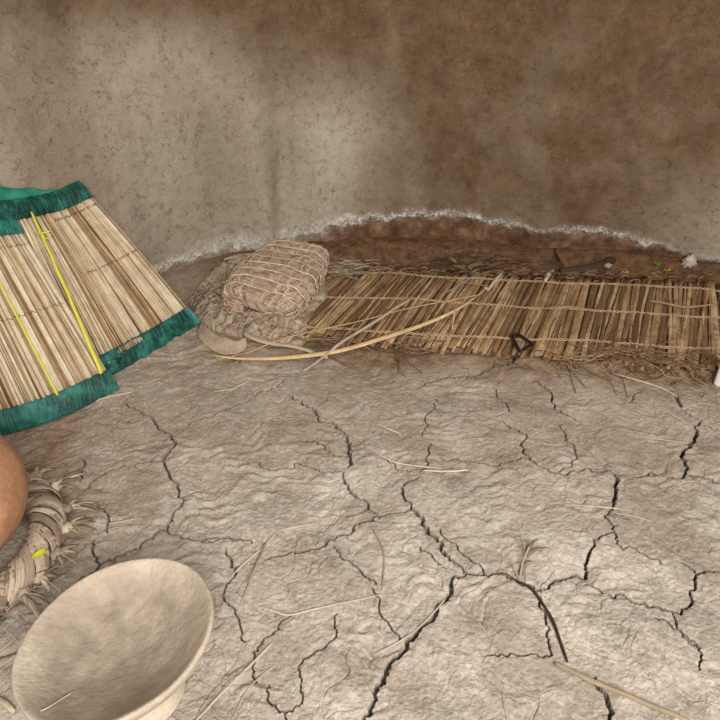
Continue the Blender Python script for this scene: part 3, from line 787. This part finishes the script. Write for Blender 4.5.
# ------------------------------------------------------------------ stuffed woven cushion and the crushed bundle under it
def cushion():
    C = np.array([-.385, 2.655, .115]); ax = np.array([.33, .94, 0.07]); ax /= np.linalg.norm(ax)
    sd = np.cross(ax, [0, 0, 1]); sd /= np.linalg.norm(sd); up = np.cross(sd, ax)
    # local frame: x across, y along, z up
    hw, hl, hh = .182, .275, .086
    root = empty('cushion', tuple(C - np.array([0, 0, .09])), 'plump stuffed cushion of woven dry fibre tied in a net, leaning on the wall', 'cushion')
    def sp(c, e): return np.sign(c) * np.abs(c) ** e
    def surf(la, lo):
        """la -pi/2..pi/2 towards the ends along y, lo around"""
        x = sp(np.cos(la), .3) * sp(np.cos(lo), .55); z = sp(np.cos(la), .5) * sp(np.sin(lo), .8); y = sp(np.sin(la), .5)
        wob = 1 + .05 * np.sin(3 * lo + 1) + .04 * np.sin(y * 4 + 2)
        return np.stack([x * hw * wob * (1 - .10 * y), y * hl * (1 + .05 * np.sin(lo * 2)), z * hh * wob], -1)
    def toW(L): return C + L[..., 0:1] * sd + L[..., 1:2] * ax + L[..., 2:3] * up
    nla, nlo = 190, 300
    la = np.linspace(-PI / 2 + .01, PI / 2 - .01, nla); lo = np.linspace(0, 2 * PI, nlo)
    LO, LA = np.meshgrid(lo, la)
    L = surf(LA, LO)
    r0 = np.sqrt((L ** 2).sum(-1, keepdims=True)); Nn = np.stack([L[..., 0] / hw ** 2, L[..., 1] / hl ** 2, L[..., 2] / hh ** 2], -1); Nn /= np.linalg.norm(Nn, axis=-1, keepdims=True)
    yy = np.clip((L[..., 1] / hl + 1) / 2, 0, 1)
    NR, NC = 9, 18
    row = yy * NR; ri = np.floor(row); colf = LO / (2 * PI) * NC + .5 * (ri % 2)
    cell = np.abs(np.sin(PI * (row - ri))) ** .5 * np.abs(np.sin(PI * colf)) ** .5
    fib = fbm(L[..., 0] * 40 + L[..., 2] * 30, L[..., 1] * 110, 3, 200)
    per = np.cos(LO)  # keep the seam continuous
    disp = .011 * cell + .005 * fib * np.clip(np.minimum(LO, 2 * PI - LO) * 4, 0, 1) + .008 * pn(L[..., 0] * 14, L[..., 1] * 14 + L[..., 2] * 9, 210)
    W = toW(L + Nn * disp[..., None])
    tone = np.clip(.5 + .35 * fib + .2 * pn(L[..., 0] * 30, L[..., 1] * 30, 220), 0, 1)
    me = grid_mesh('cushion_body', W - np.array(root.location), {'tone': tone}); link('cushion_body', me, M['husk'], root, False)
    def on(lav, lov, o):
        l = surf(np.array(lav), np.array(lov)); n = np.array([l[0] / hw ** 2, l[1] / hl ** 2, l[2] / hh ** 2]); n /= np.linalg.norm(n); return toW((l + n * o)[None])[0]
    def la_for(y): return math.asin(max(-1, min(1, math.copysign(abs(y) ** (1 / .5), y))))
    m = MB(); r = random.Random(8)
    for k in range(1, NR):                                   # wraps around
        y = -1 + 2 * k / NR; pts = [on(la_for(y + .025 * math.sin(7 * l + k)), l, .0105) for l in np.linspace(0, 2 * PI, 70)]
        m.tube(pts, .0040, 5, .5 + .5 * r.random(), .6, up=np.array([p - C for p in pts]))
    for k in range(NR):                                      # short links, brick-wise between the wraps
        y0, y1 = -1 + 2 * k / NR, -1 + 2 * (k + 1) / NR
        for c in range(NC):
            l = (c + .5 * (k % 2)) / NC * 2 * PI + r.gauss(0, .04)
            pts = [on(la_for(max(-.97, min(.97, y0 + (y1 - y0) * q))), l + .05 * math.sin(q * 3), .010) for q in np.linspace(0, 1, 6)]
            m.tube(pts, .0036, 5, .4 + .6 * r.random(), .6, up=np.array([p - C for p in pts]))
    m.build('net_cord', M['netting'], root)
    m = MB()                                                 # loose fibre at the near end and sides
    for k in range(110):
        l0 = r.uniform(0, 2 * PI); la0 = r.uniform(-1.5, -.55) if k < 75 else r.uniform(-1.0, 1.2)
        pts = []; dl, dla = r.uniform(-.5, .5), r.uniform(-.25, .25)
        for q in np.linspace(0, 1, 8): pts.append(on(max(-1.54, min(1.54, la0 + dla * q)), l0 + dl * q, .008 + .012 * math.sin(PI * q) * r.random()))
        m.tube(pts, r.uniform(.0015, .0038), 4, r.random(), .5, up=np.array([p - C for p in pts]))
    m.build('loose_fibre', M['netting'], root)['kind'] = 'stuff'
    return C
cushion()

def bundle():
    c = at(240, 312, .0); root = empty('fibre_bundle', (c[0], c[1], 0), 'flattened dusty bag of grey fibre crushed under the stuffed cushion', 'bag')
    # outline on the floor, drawn as it lies
    OUT = spline([at(u, v, .0) for u, v in ((187,303),(194,318),(205,326),(218,333),(240,338),(262,344),(288,346),(306,342),(318,318),(330,292),(318,268),(285,262),(250,268),(222,276),(200,290),(187,303))], 160)
    cc = OUT.mean(0); nr = 60; P = np.zeros((nr, 160, 3))
    for i in range(nr):
        f = i / (nr - 1); q = cc + (OUT - cc) * f; P[i] = q
    X, Y = P[..., 0], P[..., 1]; F = np.linspace(0, 1, nr)[:, None] * np.ones((1, 160))
    hgt = .050 * np.clip(1 - F ** 3.5, 0, 1) ** .6 * (1 + .45 * fbm(X * 9, Y * 9, 3, 230))
    hgt += .018 * ridge(X * 17 + Y * 6, Y * 22, 3, 240) * (1 - F ** 6) + .003 * fbm(X * 90, Y * 60, 2, 250)
    P[..., 2] = floor_h(X, Y) + np.where(F > .985, -.012, hgt)
    me = grid_mesh('bag_body', P - np.array(root.location), {'tone': np.clip(.45 + .4 * fbm(X * 40, Y * 70, 3, 260), 0, 1)})
    link('bag_body', me, M['bagcloth'], root, False)
    m = MB(); r = random.Random(15)
    for k in range(210):
        j = r.randrange(160); f = r.random() ** .5 * .97; i = int(f * (nr - 1)); p = P[i, j].copy(); an = r.gauss(.5, .6); ln = r.uniform(.03, .11); pts = []
        for q in np.linspace(-.5, .5, 6):
            x, y = p[0] + math.cos(an) * ln * q, p[1] + math.sin(an) * ln * q + .01 * math.sin(q * 5)
            d = (P[..., 0] - x) ** 2 + (P[..., 1] - y) ** 2; ii = np.unravel_index(np.argmin(d), d.shape); pts.append((x, y, P[ii][2] + .004))
        m.tube(pts, r.uniform(.0025, .010), 5, r.random() * .8, .3)
    m.build('loose_fibre', M['greyfib'], root)['kind'] = 'stuff'
bundle()

G2 = 'dry bark strips by the cushion'
def chip(name, p0, p1, w, h, mat, label, cat, group=None, tone=.5, z0=0., z1=None, lift=.004):
    """a curved dry leaf or bark strip between two points"""
    p0 = np.asarray(p0, float); p1 = np.asarray(p1, float); d = p1 - p0; s = np.cross(d, [0, 0, 1]); s /= np.linalg.norm(s) + 1e-9
    R_ = []
    for j in np.linspace(-1, 1, 7):
        row = []
        for f in np.linspace(0, 1, 14):
            wd = w * math.sin(PI * (.06 + .88 * f)) ** .7
            row.append(p0 + d * f + s * wd * j * .5 + np.array([0, 0, h * math.sin(PI * f) + h * .9 * j * j + lift]) + s * .15 * w * math.sin(3 * f))
        R_.append(row)
    m = MB(); m.sheet(np.array(R_), tone, .0022); m.tube(np.array(R_)[3] + np.array([0, 0, .0015]), .0014, 4, min(1, tone + .2))
    return tag(m.build(name, M[mat], origin=(p0 + p1) / 2), label, cat, group)

def wp(u, v, off=.03): return wall_hit(u, v, off)[0]
chip('bark_strip', wp(224, 261, .08), wp(255, 255, .08), .035, .006, 'greyfib', 'pale bark strip resting against the wall left of the cushion, upper one', 'bark', G2, .7)
chip('bark_strip', wp(224, 272, .12), wp(246, 262, .10), .03, .006, 'twigdark', 'dark bark strip tucked below the pale one left of the cushion', 'bark', G2, .6)

# leaf litter heaped at the foot of the wall behind the mat
G3 = 'dead leaves heaped behind the mat'
LV = [((447,259),(456,264),.03,.9,'pale curled leaf at the left end of the leaf heap'), ((452,268),(465,270),.03,.7,'tan leaf lying low at the left of the leaf heap'),
      ((468,269),(483,265),.034,.85,'broad pale leaf in the middle of the leaf heap'), ((476,262),(492,259),.03,.3,'brown leaf on top of the leaf heap behind the mat'),
      ((488,268),(506,264),.03,.45,'long brown leaf at the right end of the leaf heap'), ((460,257),(474,253),.03,.15,'dark leaf leaning on the damp wall above the leaf heap'),
      ((496,262),(512,261),.024,.6,'narrow leaf trailing right from the leaf heap')]
def litter_pt(u, v):
    p = at(u, v, .06); w, _ = wall_hit(u, v, .05); 
    return w if w[1] < p[1] else np.array([p[0], p[1], max(.06, float(floor_h(p[0], p[1])) + .012)])
for (a, b, w, tn, lb) in LV:
    chip('dead_leaf', litter_pt(*a), litter_pt(*b), w, .008, 'leafbrown', lb, 'leaf', G3, tn * .6)
m = MB(); r = random.Random(31)
for k in range(120):
    u = r.gauss(480, 26); v = r.gauss(264, 4.5); p = litter_pt(u, v); an = r.uniform(-.6, .6); ln = r.uniform(.03, .11)
    d = np.array([math.cos(an), math.sin(an) * .5, r.uniform(-.15, .2)]) * ln
    m.tube(spline([p - d / 2, p + np.array([0, 0, r.uniform(0, .012)]), p + d / 2], 6), r.uniform(.0012, .003), 4, r.random())
tag(m.build('twig_litter', M['twigdark'], origin=litter_pt(480, 264)), 'tangle of thin dark twigs under the dead leaves behind the mat', 'litter', kind='stuff')
m = MB()
for k in range(260):                                         # scraps along the whole wall foot
    u = r.uniform(330, 715); v = 269 + (u - 330) * .02 + r.gauss(0, 2.6); p = litter_pt(u, v); an = r.uniform(-.8, .8); ln = r.uniform(.015, .07)
    d = np.array([math.cos(an), math.sin(an) * .5, r.uniform(-.1, .25)]) * ln
    m.tube(spline([p - d / 2, p + np.array([0, 0, r.uniform(0, .01)]), p + d / 2], 5), r.uniform(.001, .0028), 4, r.random())
tag(m.build('plant_litter', M['leafbrown'], origin=litter_pt(520, 270)), 'fine dry plant scraps scattered between the mat and the wall', 'litter', kind='stuff')
chip('husk', wp(555, 250, .03), litter_pt(568, 270), .03, .008, 'leafbrown', 'upright brown husk leaning on the damp wall behind the mat', 'husk', None, .5)

def rolled_bark():
    P = spline([litter_pt(560, 273), litter_pt(582, 270), litter_pt(600, 267), litter_pt(611, 262)], 20) + np.array([0, 0, .012])
    root = empty('rolled_bark', tuple(P[10] - np.array([0, 0, .02])), 'dark roll of bark with a pale knot behind the far edge of the mat', 'bark')
    m = MB(); f = np.linspace(0, 1, 20); m.tube(P, .016 + .008 * f, 10, .2, .8); m.tube(P + np.array([0, -.012, -.008]), .010, 8, .5, .8); m.build('bark_roll', M['twigdark'], root)
    m = MB(); p = litter_pt(606, 267); m.lump(p + np.array([0, -.02, .016]), (.020, .011, .014), 5, .2, 8, .4)
    m.build('pale_knot', M['strawbit'], root)['label'] = 'pale broken knot'
rolled_bark()

# bits of green at the foot of the wall
def seedling(u, v, nl, h, label, mat='sprout'):
    p = litter_pt(u, v); root = empty('seedling', tuple(p), label, 'plant', 'seedlings at the wall foot'); r = random.Random(int(u))
    m = MB(); m.tube(spline([p - np.array([0, 0, .03]), p + np.array([.002, 0, h * .5]), p + np.array([.004, 0, h])], 6), .0015, 5, .5); m.build('stem', M['sprout'], root)
    for k in range(nl):
        a = 2 * PI * k / nl + r.random(); q = p + np.array([.003, 0, h * (.6 + .4 * k / nl)]); d = np.array([math.cos(a), math.sin(a), .35]) * .02
        m = MB(); m.tube([q, q + d * .35, q + d * .7, q + d], [.001, .007, .007, .001], 6, .5, .18); m.build('leaf', M[mat], root)
seedling(656, 268, 4, .03, 'small green seedling sprouting right of the bark roll')
seedling(624, 274, 2, .012, 'tiny yellowish seedling beside the bark roll', 'leafgreen')
seedling(666, 273, 3, .02, 'yellow leaved seedling at the far edge of the mat', 'leafgreen')
m = MB(); p = litter_pt(689, 264); b = p + np.array([0, 0, -.01])
m.lump(b + np.array([0, 0, .02]), (.034, .02, .034), 14, .5, 14, .55, 2.6)
tag(m.build('plaster_flake', M['lime'], origin=b), 'white chunk of fallen plaster propped on the foot of the wall', 'stone')

# ------------------------------------------------------------------ roots and crumbs along the mat's near edge
m = MB(); r = random.Random(77)
def root_fib(u, v, n, su, sv, mb, wmin, wmax, zr=.012):
    for k in range(n):
        a = (r.gauss(u, su), r.gauss(v, sv)); an = r.gauss(.25, .5); ln = r.uniform(12, 60); 
        pts = [at(a[0] + math.cos(an) * ln * q, a[1] + math.sin(an) * ln * .45 * q + 3 * math.sin(q * 4 + k), 0) for q in (0, .3, .6, 1)]
        P = spline(pts, 12); P[:, 2] = surf_z(P[:, 0], P[:, 1]) + .002 + zr * r.random() * np.sin(PI * np.linspace(0, 1, 12)); mb.tube(P, r.uniform(wmin, wmax), 4, r.random())
root_fib(600, 362, 50, 28, 5, m, .001, .0028); root_fib(660, 372, 60, 40, 6, m, .001, .003); root_fib(560, 368, 30, 30, 5, m, .001, .0022)
tag(m.build('root_fibres', M['leafbrown'], origin=at(620, 366)), 'tangled dry root fibres along the near edge of the sleeping mat', 'roots', kind='stuff')
m = MB(); root_fib(398, 352, 26, 8, 5, m, .001, .0024, .012); root_fib(318, 345, 16, 12, 4, m, .001, .0022, .008)
tag(m.build('root_tangle', M['leafbrown'], origin=at(402, 354)), 'dark tangle of roots beside the middle of the bow', 'roots', kind='stuff')

# grass blades by the cushion
for px, lb, z in (([(340,268),(362,276),(377,287),(382,297)], 'bent greenish grass blade on the mat right of the cushion', .02), ([(326,262),(350,272),(372,280)], 'dry grass blade lying right of the cushion corner', .03)):
    P = spline([at(u, v, z) for u, v in px], 16); P[:, 2] = np.maximum(surf_z(P[:, 0], P[:, 1]) + .01, z)
    m = MB(); m.tube(P, .0028 * (1 - .6 * np.linspace(0, 1, 16)), 5, .5, .4)
    tag(m.build('grass_blade', M['leafgreen' if 'greenish' in lb and False else 'sprout'] if 'greenish' in lb else M['strawbit'], origin=P[8]), lb, 'grass')
m = MB(); A = [wp(285, 214, .012), wp(291, 232, .03), wp(296, 247, .06)]
m.tube(spline(A, 12), .0018, 5, .6); tag(m.build('grass_blade', M['strawbit'], origin=A[1]), 'thin upright grass stem against the wall above the cushion', 'grass')
m = MB()
for k in range(90):
    u, v = r.gauss(345, 17), r.gauss(268, 4); p = at(u, v, .04); an = r.uniform(-.9, .5); ln = r.uniform(.04, .14); d = np.array([math.cos(an), math.sin(an), 0]) * ln
    P = spline([p - d / 2, p, p + d / 2], 6); P[:, 2] = np.maximum(surf_z(P[:, 0], P[:, 1]) + .006 + .02 * r.random(), .03); m.tube(P, r.uniform(.001, .0024), 4, r.random())
tag(m.build('straw_scraps', M['strawbit'], origin=at(345, 268)), 'loose pale straw scraps strewn at the far left corner of the brown mat', 'litter', kind='stuff')

# ------------------------------------------------------------------ black triangular loop
def loop():
    A = [at(512, 336, .045), at(517.5, 333.5, .05), at(532.5, 344, .04), at(519, 357, .012)]
    for p in A: p[2] = max(p[2], float(surf_z(p[0], p[1])) + .004)
    pts = []
    for i in range(4):
        a, b = A[i], A[(i + 1) % 4]
        for q in np.linspace(.08, .92, 8): pts.append(a + (b - a) * q)
    pts.append(pts[0]); root = empty('rubber_loop', (A[3][0], A[3][1], 0), 'black triangular rubber loop standing at the near edge of the mat', 'loop')
    m = MB(); m.tube(np.array(pts), .0062, 8, .5); m.build('loop', M['wire'], root)
    e = at(513, 361, .0); e[2] = float(floor_h(e[0], e[1])) - .004
    m = MB(); m.tube(spline([A[3], (A[3] + e) / 2 + np.array([0, 0, .003]), e], 8), .0042, 8, .5); m.build('tail', M['wire'], root)
loop()

# ------------------------------------------------------------------ footed wooden bowl
def lathe(profile, n, axis_o, R, mb_tone, wob=0., seed=0):
    pr = np.asarray(profile); a = np.linspace(0, 2 * PI, n)
    rr = pr[:, 0][:, None]; zz = pr[:, 1][:, None] + 0 * a[None, :]
    w = 1 + wob * pn(np.cos(a)[None, :] * 1.7 + zz * 6, np.sin(a)[None, :] * 1.7 + zz * 3, seed)
    L = np.stack([rr * np.cos(a) * w, rr * np.sin(a) * w, zz + np.minimum(rr, .1) * wob * 1.2 * pn(np.cos(a)[None, :] * 1.4 + 0 * zz, np.sin(a)[None, :] * 1.4 + rr * 4, seed + 2)], -1)
    return axis_o + L @ np.array(R).T

def footed_bowl():
    zc = .225; n = np.array([-.103, .0854, .991]); n /= np.linalg.norm(n)
    C = at(115.8, 633.2, zc); rad = .2138
    x = np.cross([0, 1, 0], n); x /= np.linalg.norm(x); y = np.cross(n, x); R = np.stack([x, y, n], 1)
    H = .215
    prof_in = [(.0005, -.082), (.03, -.081), (.06, -.077), (.09, -.069), (.12, -.057), (.145, -.044), (.17, -.028), (.188, -.014), (.199, -.004)]
    prof_rim = [(.204, .0002), (.209, .0014), (.2125, -.0005), (.2138, -.005)]
    prof_out = [(.211, -.014), (.203, -.030), (.188, -.050), (.166, -.072), (.138, -.094), (.112, -.113), (.090, -.130), (.076, -.146), (.071, -.162), (.073, -.180), (.082, -.198), (.092, -.210), (.096, -.216), (.092, -.222), (.0005, -.222)]
    def dens(p, k):
        return spline(p, k)
    inn, rim, out = dens(prof_in, 60), dens(prof_rim, 12), dens(prof_out, 80)
    root = empty('footed_bowl', tuple(C - n * .22), 'pale carved wooden bowl on a thick foot, empty, in the lower left corner', 'bowl')
    tone_i = sstep(.19, .10, inn[:, 0] + .0)[:, None] * np.ones((1, 160))
    allp = np.vstack([inn, rim[1:]]); A = lathe(allp, 160, C, R, 0, .012, 300)
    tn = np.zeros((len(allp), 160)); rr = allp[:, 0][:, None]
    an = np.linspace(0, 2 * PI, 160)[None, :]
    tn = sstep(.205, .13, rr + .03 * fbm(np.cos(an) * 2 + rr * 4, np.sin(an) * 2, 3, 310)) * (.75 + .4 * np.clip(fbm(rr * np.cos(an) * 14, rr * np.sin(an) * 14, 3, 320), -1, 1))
    B = lathe(np.vstack([rim[-1:], out]), 160, C, R, 0, .012, 300)
    split = 110
    me = grid_mesh('bowl_dish', (A - np.array(root.location))[:, ::-1], {'tone': np.clip(tn, 0, 1)[:, ::-1]}); 
    # dish = inside, rim and outer wall down to the neck; foot = from the neck down
    k = 42
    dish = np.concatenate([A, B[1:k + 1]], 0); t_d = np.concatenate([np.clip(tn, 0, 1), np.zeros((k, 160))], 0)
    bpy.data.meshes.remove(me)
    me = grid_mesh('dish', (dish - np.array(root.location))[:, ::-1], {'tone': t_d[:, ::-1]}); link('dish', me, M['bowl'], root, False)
    me = grid_mesh('foot', (B[k:] - np.array(root.location))[:, ::-1], {'tone': np.zeros((len(B) - k, 160))}); link('foot', me, M['bowl'], root, False)
    # straw lying in the dish
    def ins(px):
        u, v = px; d = ray(u, v); best = None
        for t in np.linspace(.6, 2.2, 800):
            p = EYE + d * t; l = (p - C) @ R; rr = math.hypot(l[0], l[1])
            if rr < .21 and l[2] <= np.interp(rr, inn[:, 0], inn[:, 1]) + .004: return p
        return EYE + d * 1.3
    q = spline([ins(p) for p in ((27, 716), (45, 709), (60, 700), (73, 692))], 14)
    m = MB(); m.tube(q, .0016, 5, .7)
    tag(m.build('straw', M['strawbit'], origin=q[7]), 'fine straw lying inside the dish of the footed bowl', 'straw')
footed_bowl()

# ------------------------------------------------------------------ clay pot on its fibre ring
def pot():
    C = at(-70, 510, .21); z0 = .035
    prof = [(.0005, z0), (.06, z0 + .002), (.11, z0 + .02), (.165, z0 + .06), (.205, z0 + .115), (.222, z0 + .17), (.218, z0 + .23), (.195, z0 + .29), (.155, z0 + .335), (.118, z0 + .362), (.102, z0 + .385), (.104, z0 + .41), (.122, z0 + .435), (.132, z0 + .445), (.134, z0 + .452), (.126, z0 + .452), (.108, z0 + .435), (.094, z0 + .40), (.096, z0 + .37), (.13, z0 + .34), (.18, z0 + .29), (.205, z0 + .2), (.19, z0 + .11), (.1, z0 + .03), (.0005, z0 + .015)]
    prof = [(r_ * (1.1 if r_ > .001 else 1), z0 + (z_ - z0) * 1.1) for r_, z_ in prof]
    root = empty('clay_pot', (C[0], C[1], z0), 'round terracotta clay pot cut off by the left edge', 'pot')
    pr = spline(prof, 150); A = lathe(pr, 120, np.array([C[0], C[1], 0]), np.eye(3), 0, .015, 400)
    k = 66
    tn = np.zeros((150, 120))
    link('pot_body', grid_mesh('pot_body', (A[:k + 1] - np.array(root.location))[:, ::-1], {'tone': tn[:k + 1]}), M['clay'], root, False)
    link('pot_neck', grid_mesh('pot_neck', (A[k:] - np.array(root.location))[:, ::-1], {'tone': tn[k:]}), M['clay'], root, False)
    # ring of wrapped leaf fibre beneath
    r = random.Random(19); rt = empty('pot_ring', (C[0], C[1], 0), 'thick ring of grey plaited leaf fibre under the clay pot', 'ring')
    RR, tr = .25, .048; m = MB()
    core = MB(); a = np.linspace(0, 2 * PI, 60); core.tube(np.stack([C[0] + RR * np.cos(a), C[1] + RR * np.sin(a), np.full(60, .044)], 1), tr * .88, 14, .3, .85, cap=False)
    core.build('ring_core', M['greyfib'], rt)
    def tor(A_, B_, o=0.):
        rad = tr + o
        return np.array([C[0] + (RR + rad * math.cos(B_)) * math.cos(A_), C[1] + (RR + rad * math.cos(B_)) * math.sin(A_), 00.045 + .88 * rad * math.sin(B_)])
    for k in range(120):
        A0 = 2 * PI * k / 120 + r.gauss(0, .02); tw = r.gauss(.45, .12); P = []; U = []
        for q in np.linspace(-.35 * PI, 1.1 * PI, 16):
            P.append(tor(A0 + tw * q / PI, q, .001 + r.uniform(0, .003))); U.append(tor(A0 + tw * q / PI, q, .05) - tor(A0 + tw * q / PI, q, 0))
        m.tube(P, np.full(16, r.uniform(.009, .018)), 6, r.random(), .16, up=np.array(U))
    m.build('leaf_wrap', M['greyfib'], rt)
    for k in range(22):                                      # knots with frayed ends around the outside
        m = MB(); A0 = 2 * PI * k / 22 + r.gauss(0, .05); c = tor(A0, .15, .010)
        m.lump(c, (.018, .018, .014), k, r.random(), 7, .6)
        for j in range(14):
            d = np.array([math.cos(A0 + r.gauss(0, .6)), math.sin(A0 + r.gauss(0, .6)), r.uniform(-.7, .2)]); ln = r.uniform(.03, .085)
            e = c + d * ln; e[2] = max(e[2], float(floor_h(e[0], e[1])) + .003); md = (c + e) / 2 + np.array([0, 0, .012])
            m.tube(spline([c, md, e], 6), [.004, .007, .008, .007, .005, .002] if j % 3 == 0 else r.uniform(.0008, .0018), 5, r.random(), .3)
        m.build('frayed_knot', M['greyfib'], rt)
    # scrap of yellow leaf on the ring
    best = min(((abs(0), A_, B_) for A_ in np.linspace(-1, 1.2, 90) for B_ in np.linspace(0, 2, 40)), key=lambda t_: (lambda p: (360 + FPX * ((p - EYE) @ RT) / ((p - EYE) @ FW) - 38) ** 2 + (360 - FPX * ((p - EYE) @ UP) / ((p - EYE) @ FW) - 555) ** 2)(tor(t_[1], t_[2], .014)))
    c = tor(best[1], best[2], .014); nn = tor(best[1], best[2], .05) - tor(best[1], best[2], 0); nn /= np.linalg.norm(nn); tx = np.cross(nn, [0, .3, 1.]); tx /= np.linalg.norm(tx)
    ty = np.cross(nn, tx); Pq = np.zeros((5, 9, 3))
    for i in range(5):
        for j in range(9):
            f = j / 8; Pq[i, j] = c + tx * (f - .5) * .042 + ty * (i - 2) * .004 * math.sin(PI * (.1 + .8 * f)) + nn * (.004 * (i - 2) ** 2 / 2 + .003 * math.sin(f * 5) + .002)
    m = MB(); m.sheet(Pq, .5, .0015); tag(m.build('leaf_scrap', M['leafgreen'], origin=c), 'small bright yellow green leaf scrap caught on the fibre ring', 'leaf')
    # a dry leaf between pot and floor
    strew('dry_leaf', [(27,489),(36,481),(52,480),(66,478)], 6, 'greyfib', 'dry twisted leaf trailing from the fibre ring across the floor', 'leaf', None, .7, flat=.35, lift=.006)
pot()

# ------------------------------------------------------------------ white plastic at the right edge
def plastic():
    p = at(711, 383, 0); root_loc = np.array([p[0], p[1], float(floor_h(p[0], p[1]))])
    P = np.zeros((22, 9, 3))
    for i in range(22):
        f = i / 21
        for j in range(9):
            a = (j / 8 - .5) * 2.4
            P[i, j] = root_loc + np.array([.03 * math.sin(a) + .03, -.03 * math.cos(a) + .012 * f, .004 + .19 * f + .004 * math.sin(j * 2 + i * .5)])
    m = MB(); m.sheet(P, .5, .002)
    tag(m.build('plastic_sheet', M['white'], origin=root_loc), 'curled sliver of white plastic standing at the right edge', 'plastic')
plastic()

# ------------------------------------------------------------------ light: daylight through the doorway behind, a little from the eaves
w = bpy.data.worlds.new('world'); SC.world = w; w.use_nodes = True
bg = w.node_tree.nodes['Background']; bg.inputs[0].default_value = (1.0, .95, .89, 1); bg.inputs[1].default_value = .42
def area(name, loc, target, sx, sy, power, color, spread=180):
    l = bpy.data.lights.new(name, 'AREA'); l.shape = 'RECTANGLE'; l.size = sx; l.size_y = sy; l.energy = power; l.color = color; l.spread = math.radians(spread)
    o = bpy.data.objects.new(name, l); COL.objects.link(o); o.location = loc
    o.rotation_euler = (Vector(target) - Vector(loc)).to_track_quat('-Z', 'Y').to_euler()
area('doorway_light', (.75, -1.25, 2.45), (-.2, 1.5, 0), 2.2, 1.6, 185, (1, .975, .94))

SC.view_settings.view_transform = 'Standard'; SC.view_settings.look = 'None'
SC.view_settings.exposure = 0.0; SC.view_settings.gamma = 1.0
SC.view_settings.use_curve_mapping = False
